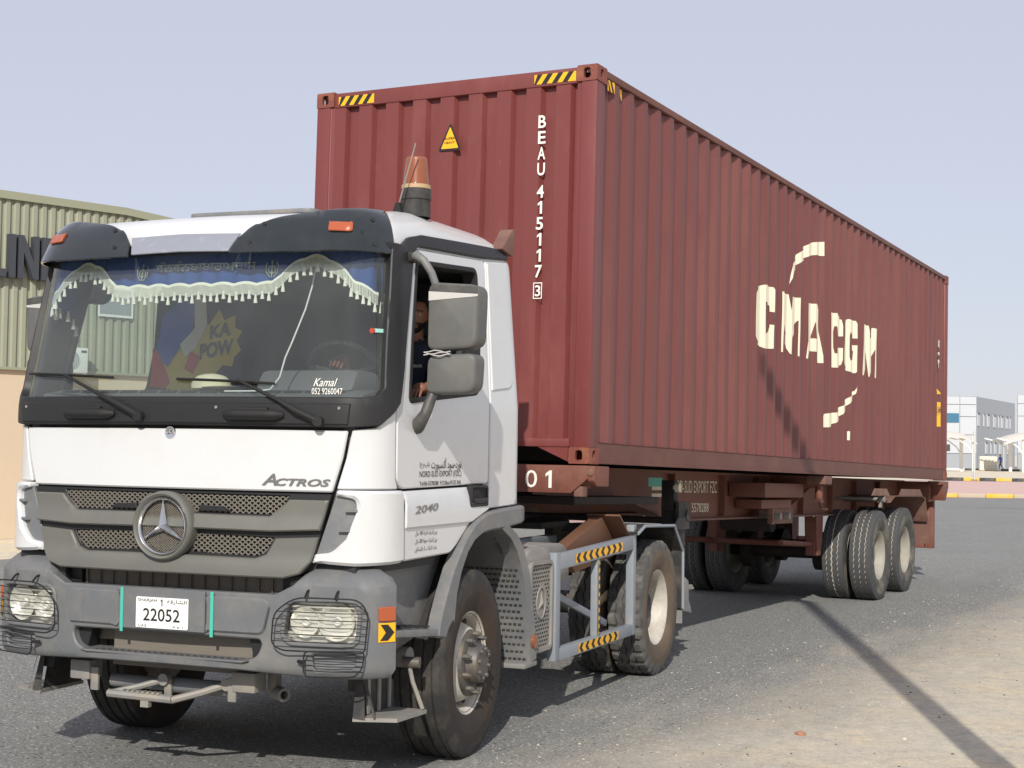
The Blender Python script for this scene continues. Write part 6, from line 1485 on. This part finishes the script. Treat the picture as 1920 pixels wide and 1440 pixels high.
# car-port canopies
def canopy(X, D, label, x0, x1):
    flip = 1
    K = tag(empty('shade_canopy', tuple(cw_(X, D)), (0, 0, math.atan2(RH.y, RH.x))), label, 'canopy', 'shade canopies in front of the offices')
    m = MB(); V = []; n = 14; rows = ((-2.4, -.62), (-1.6, -.22), (-.8, -.05), (0, 0), (2.4, -.2))
    for i in range(n+1):
        t = i/n; x = x0+(x1-x0)*t; z = 3.05+.85*math.sin(math.pi*(.08+.84*t))
        for y, d in rows: V.append((x, y, z+d))
    k = len(rows); m.add(V, [(k*i+j, k*i+j+1, k*i+k+j+1, k*i+k+j) for i in range(n) for j in range(k-1)])
    m.build('cloth', 'canopy_cloth', K, smooth=True, angle=60)
    for y in (-2.0, 2.0):
        MB().bb((-.14, y-.12, 0), (.14, y+.12, 3.4)).build('post', 'post_white', K)
        MB().tube([(0, y, 1.6), (-flip*.5, y, 2.4), (-flip*1.3, y, 3.0), (-flip*2.6, y, 3.3)], .07, n=8).build('arm', 'post_white', K, smooth=True)
    return K
canopy(44.4, 150, 'arched shade canopy on white posts, nearest the truck', -4.2, .3)
canopy(50.2, 153, 'arched shade canopy on white posts at the right edge', -1.9, 3.2)
kerb2 = kerb_line('office_kerb', (cw_(30, 160).x, cw_(30, 160).y), 22, (1.9, .25, .22), ['kerb_white', 'kerb_black'])
# stacked cream boxes by the wall
bx0 = None
for r_ in range(2):
    for c in range(5):
        p = cw_(48.35+c*.44, 158.5+c*.3, .08+r_*.72)
        if bx0 is None:
            m = MB(); m.box((0, 0, .35), (.40, .45, .69)); bx0 = m.build('plastic_box', 'cream_box', None, bevel=.05); o = bx0
            m = MB(); m.bb((-.12, -.235, .12), (.12, -.224, .58)); f_ = m.build('front_panel', 'canopy_cloth', bx0)
        else: o = copy_tree(bx0)
        o.location = p; o.rotation_euler = (0, 0, math.atan2(RH.y, RH.x))
        nth = ('leftmost', 'second from left', 'middle', 'second from right', 'rightmost')[c]
        tag(o, '%s cream plastic box in the %s row of the stack beside the walker' % (nth, 'lower' if r_ == 0 else 'upper'), 'box', 'stacked cream boxes by the office')
MB().box((0, 0, .04), (2.6, .9, .07)).build('pallet', 'kerb_bare'); o = bpy.data.objects['pallet']; o.location = cw_(49.25, 159.2, .0); o.rotation_euler = (0, 0, math.atan2(RH.y, RH.x)+.5); tag(o, 'low pallet under the stack of cream boxes', 'pallet')
# thin pole on the pavement
PO = tag(empty('signpost', tuple(cw_(28.25, 94, .13))), 'thin pale grey pole standing on the pink pavement', 'pole')
MB().cyl((0, 0, 0), (0, 0, 3.0), .075, .06, n=12).build('shaft', 'pole_grey', PO, smooth=True); MB().cyl((0, 0, 0), (0, 0, .05), .22, n=16).build('base_plate', 'kerb_black', PO)
# street lamp just outside the picture, whose shadow crosses the road and climbs the box
SL = tag(empty('street_lamp', (5.45, -3.85, 0)), 'tall grey street lamp whose shadow lies across the sandy verge', 'street lamp')
MB().cyl((0, 0, 0), (0, 0, 8.05), .115, .085, n=14).build('post', 'pole_grey', SL, smooth=True)
MB().tube([(0, 0, 7.95), (-.03, -.01, 8.06), (-.12, -.05, 8.11), (-.32, -.135, 8.14)], [.085, .08, .07, .065], n=10).build('arm', 'pole_grey', SL, smooth=True)
m = MB(); m.prism(fillet([(0, -.15), (.66, -.11), (.66, .11), (0, .15)], .06), lambda a, b, t: (-.22-a*.92-b*.39, -.09-a*.39+b*.92, 8.10+a*.10+t), 0, .14); m.build('lantern', 'plastic_grey', SL, bevel=.03)
MB().cyl((0, 0, 0), (0, 0, .5), .16, n=14).build('base', 'pole_grey', SL)

# ------------------------------------------------------------------ loose stones on the verge
mat('pebble_pale', srgb(196, 186, 168), .9, var=.15, vscale=30); mat('pebble_dark', srgb(96, 88, 80), .9, var=.2, vscale=30); mat('pebble_red', srgb(158, 116, 94), .9, var=.1, vscale=30)
ico = [(0, 0, 1), (.9, 0, .3), (.28, .85, .3), (-.73, .53, .3), (-.73, -.53, .3), (.28, -.85, .3), (.73, .53, -.45), (-.28, .85, -.45), (-.9, 0, -.45), (-.28, -.85, -.45), (.73, -.53, -.45)]
icf = [(0, 1, 2), (0, 2, 3), (0, 3, 4), (0, 4, 5), (0, 5, 1), (1, 6, 2), (2, 7, 3), (3, 8, 4), (4, 9, 5), (5, 10, 1), (6, 7, 2), (7, 8, 3), (8, 9, 4), (9, 10, 5), (10, 6, 1)]
def stone(mb, x, y, r, rnd):
    a = rnd.uniform(0, 6.28); c, s_ = math.cos(a), math.sin(a); fx, fy, fz = r*rnd.uniform(.7, 1.3), r*rnd.uniform(.6, 1.1), r*rnd.uniform(.35, .7)
    mb.add([(x+(vx*c-vy*s_)*fx*rnd.uniform(.85, 1.15), y+(vx*s_+vy*c)*fy*rnd.uniform(.85, 1.15), (vz+.4)*fz) for vx, vy, vz in ico], icf)
rnd = random.Random(11)
for nm, m_, n in (('gravel', 'pebble_pale', 2200), ('gravel', 'pebble_dark', 1500)):
    mb = MB()
    for i in range(n):
        y = rnd.uniform(-6.5, 16); e = 1.6+.055*y; x = e+abs(rnd.gauss(0, 1.6))*1.1-.5
        if rnd.random() < .18: x = rnd.uniform(-6, 3)
        stone(mb, x, y, rnd.choice((.003, .0035, .004, .004, .005, .006, .009)), rnd)
    o = mb.build(nm, m_); tag(o, 'small %s stones strewn over the sandy verge' % ('pale' if 'pale' in m_ else 'dark'), 'gravel', kind='stuff')
for (x, y, r, m_, lab) in ((2.95, -.55, .035, 'pebble_red', 'reddish stone lying on the sandy verge'), (3.55, -.35, .022, 'pebble_pale', 'small pale stone on the verge right of the reddish one'), (3.95, -1.2, .020, 'pebble_pale', 'yellowish stone in the lamp shadow on the verge')):
    mb = MB(); stone(mb, 0, 0, r, rnd); o = mb.build('stone', m_); o.location = (x, y, 0); tag(o, lab, 'stone')
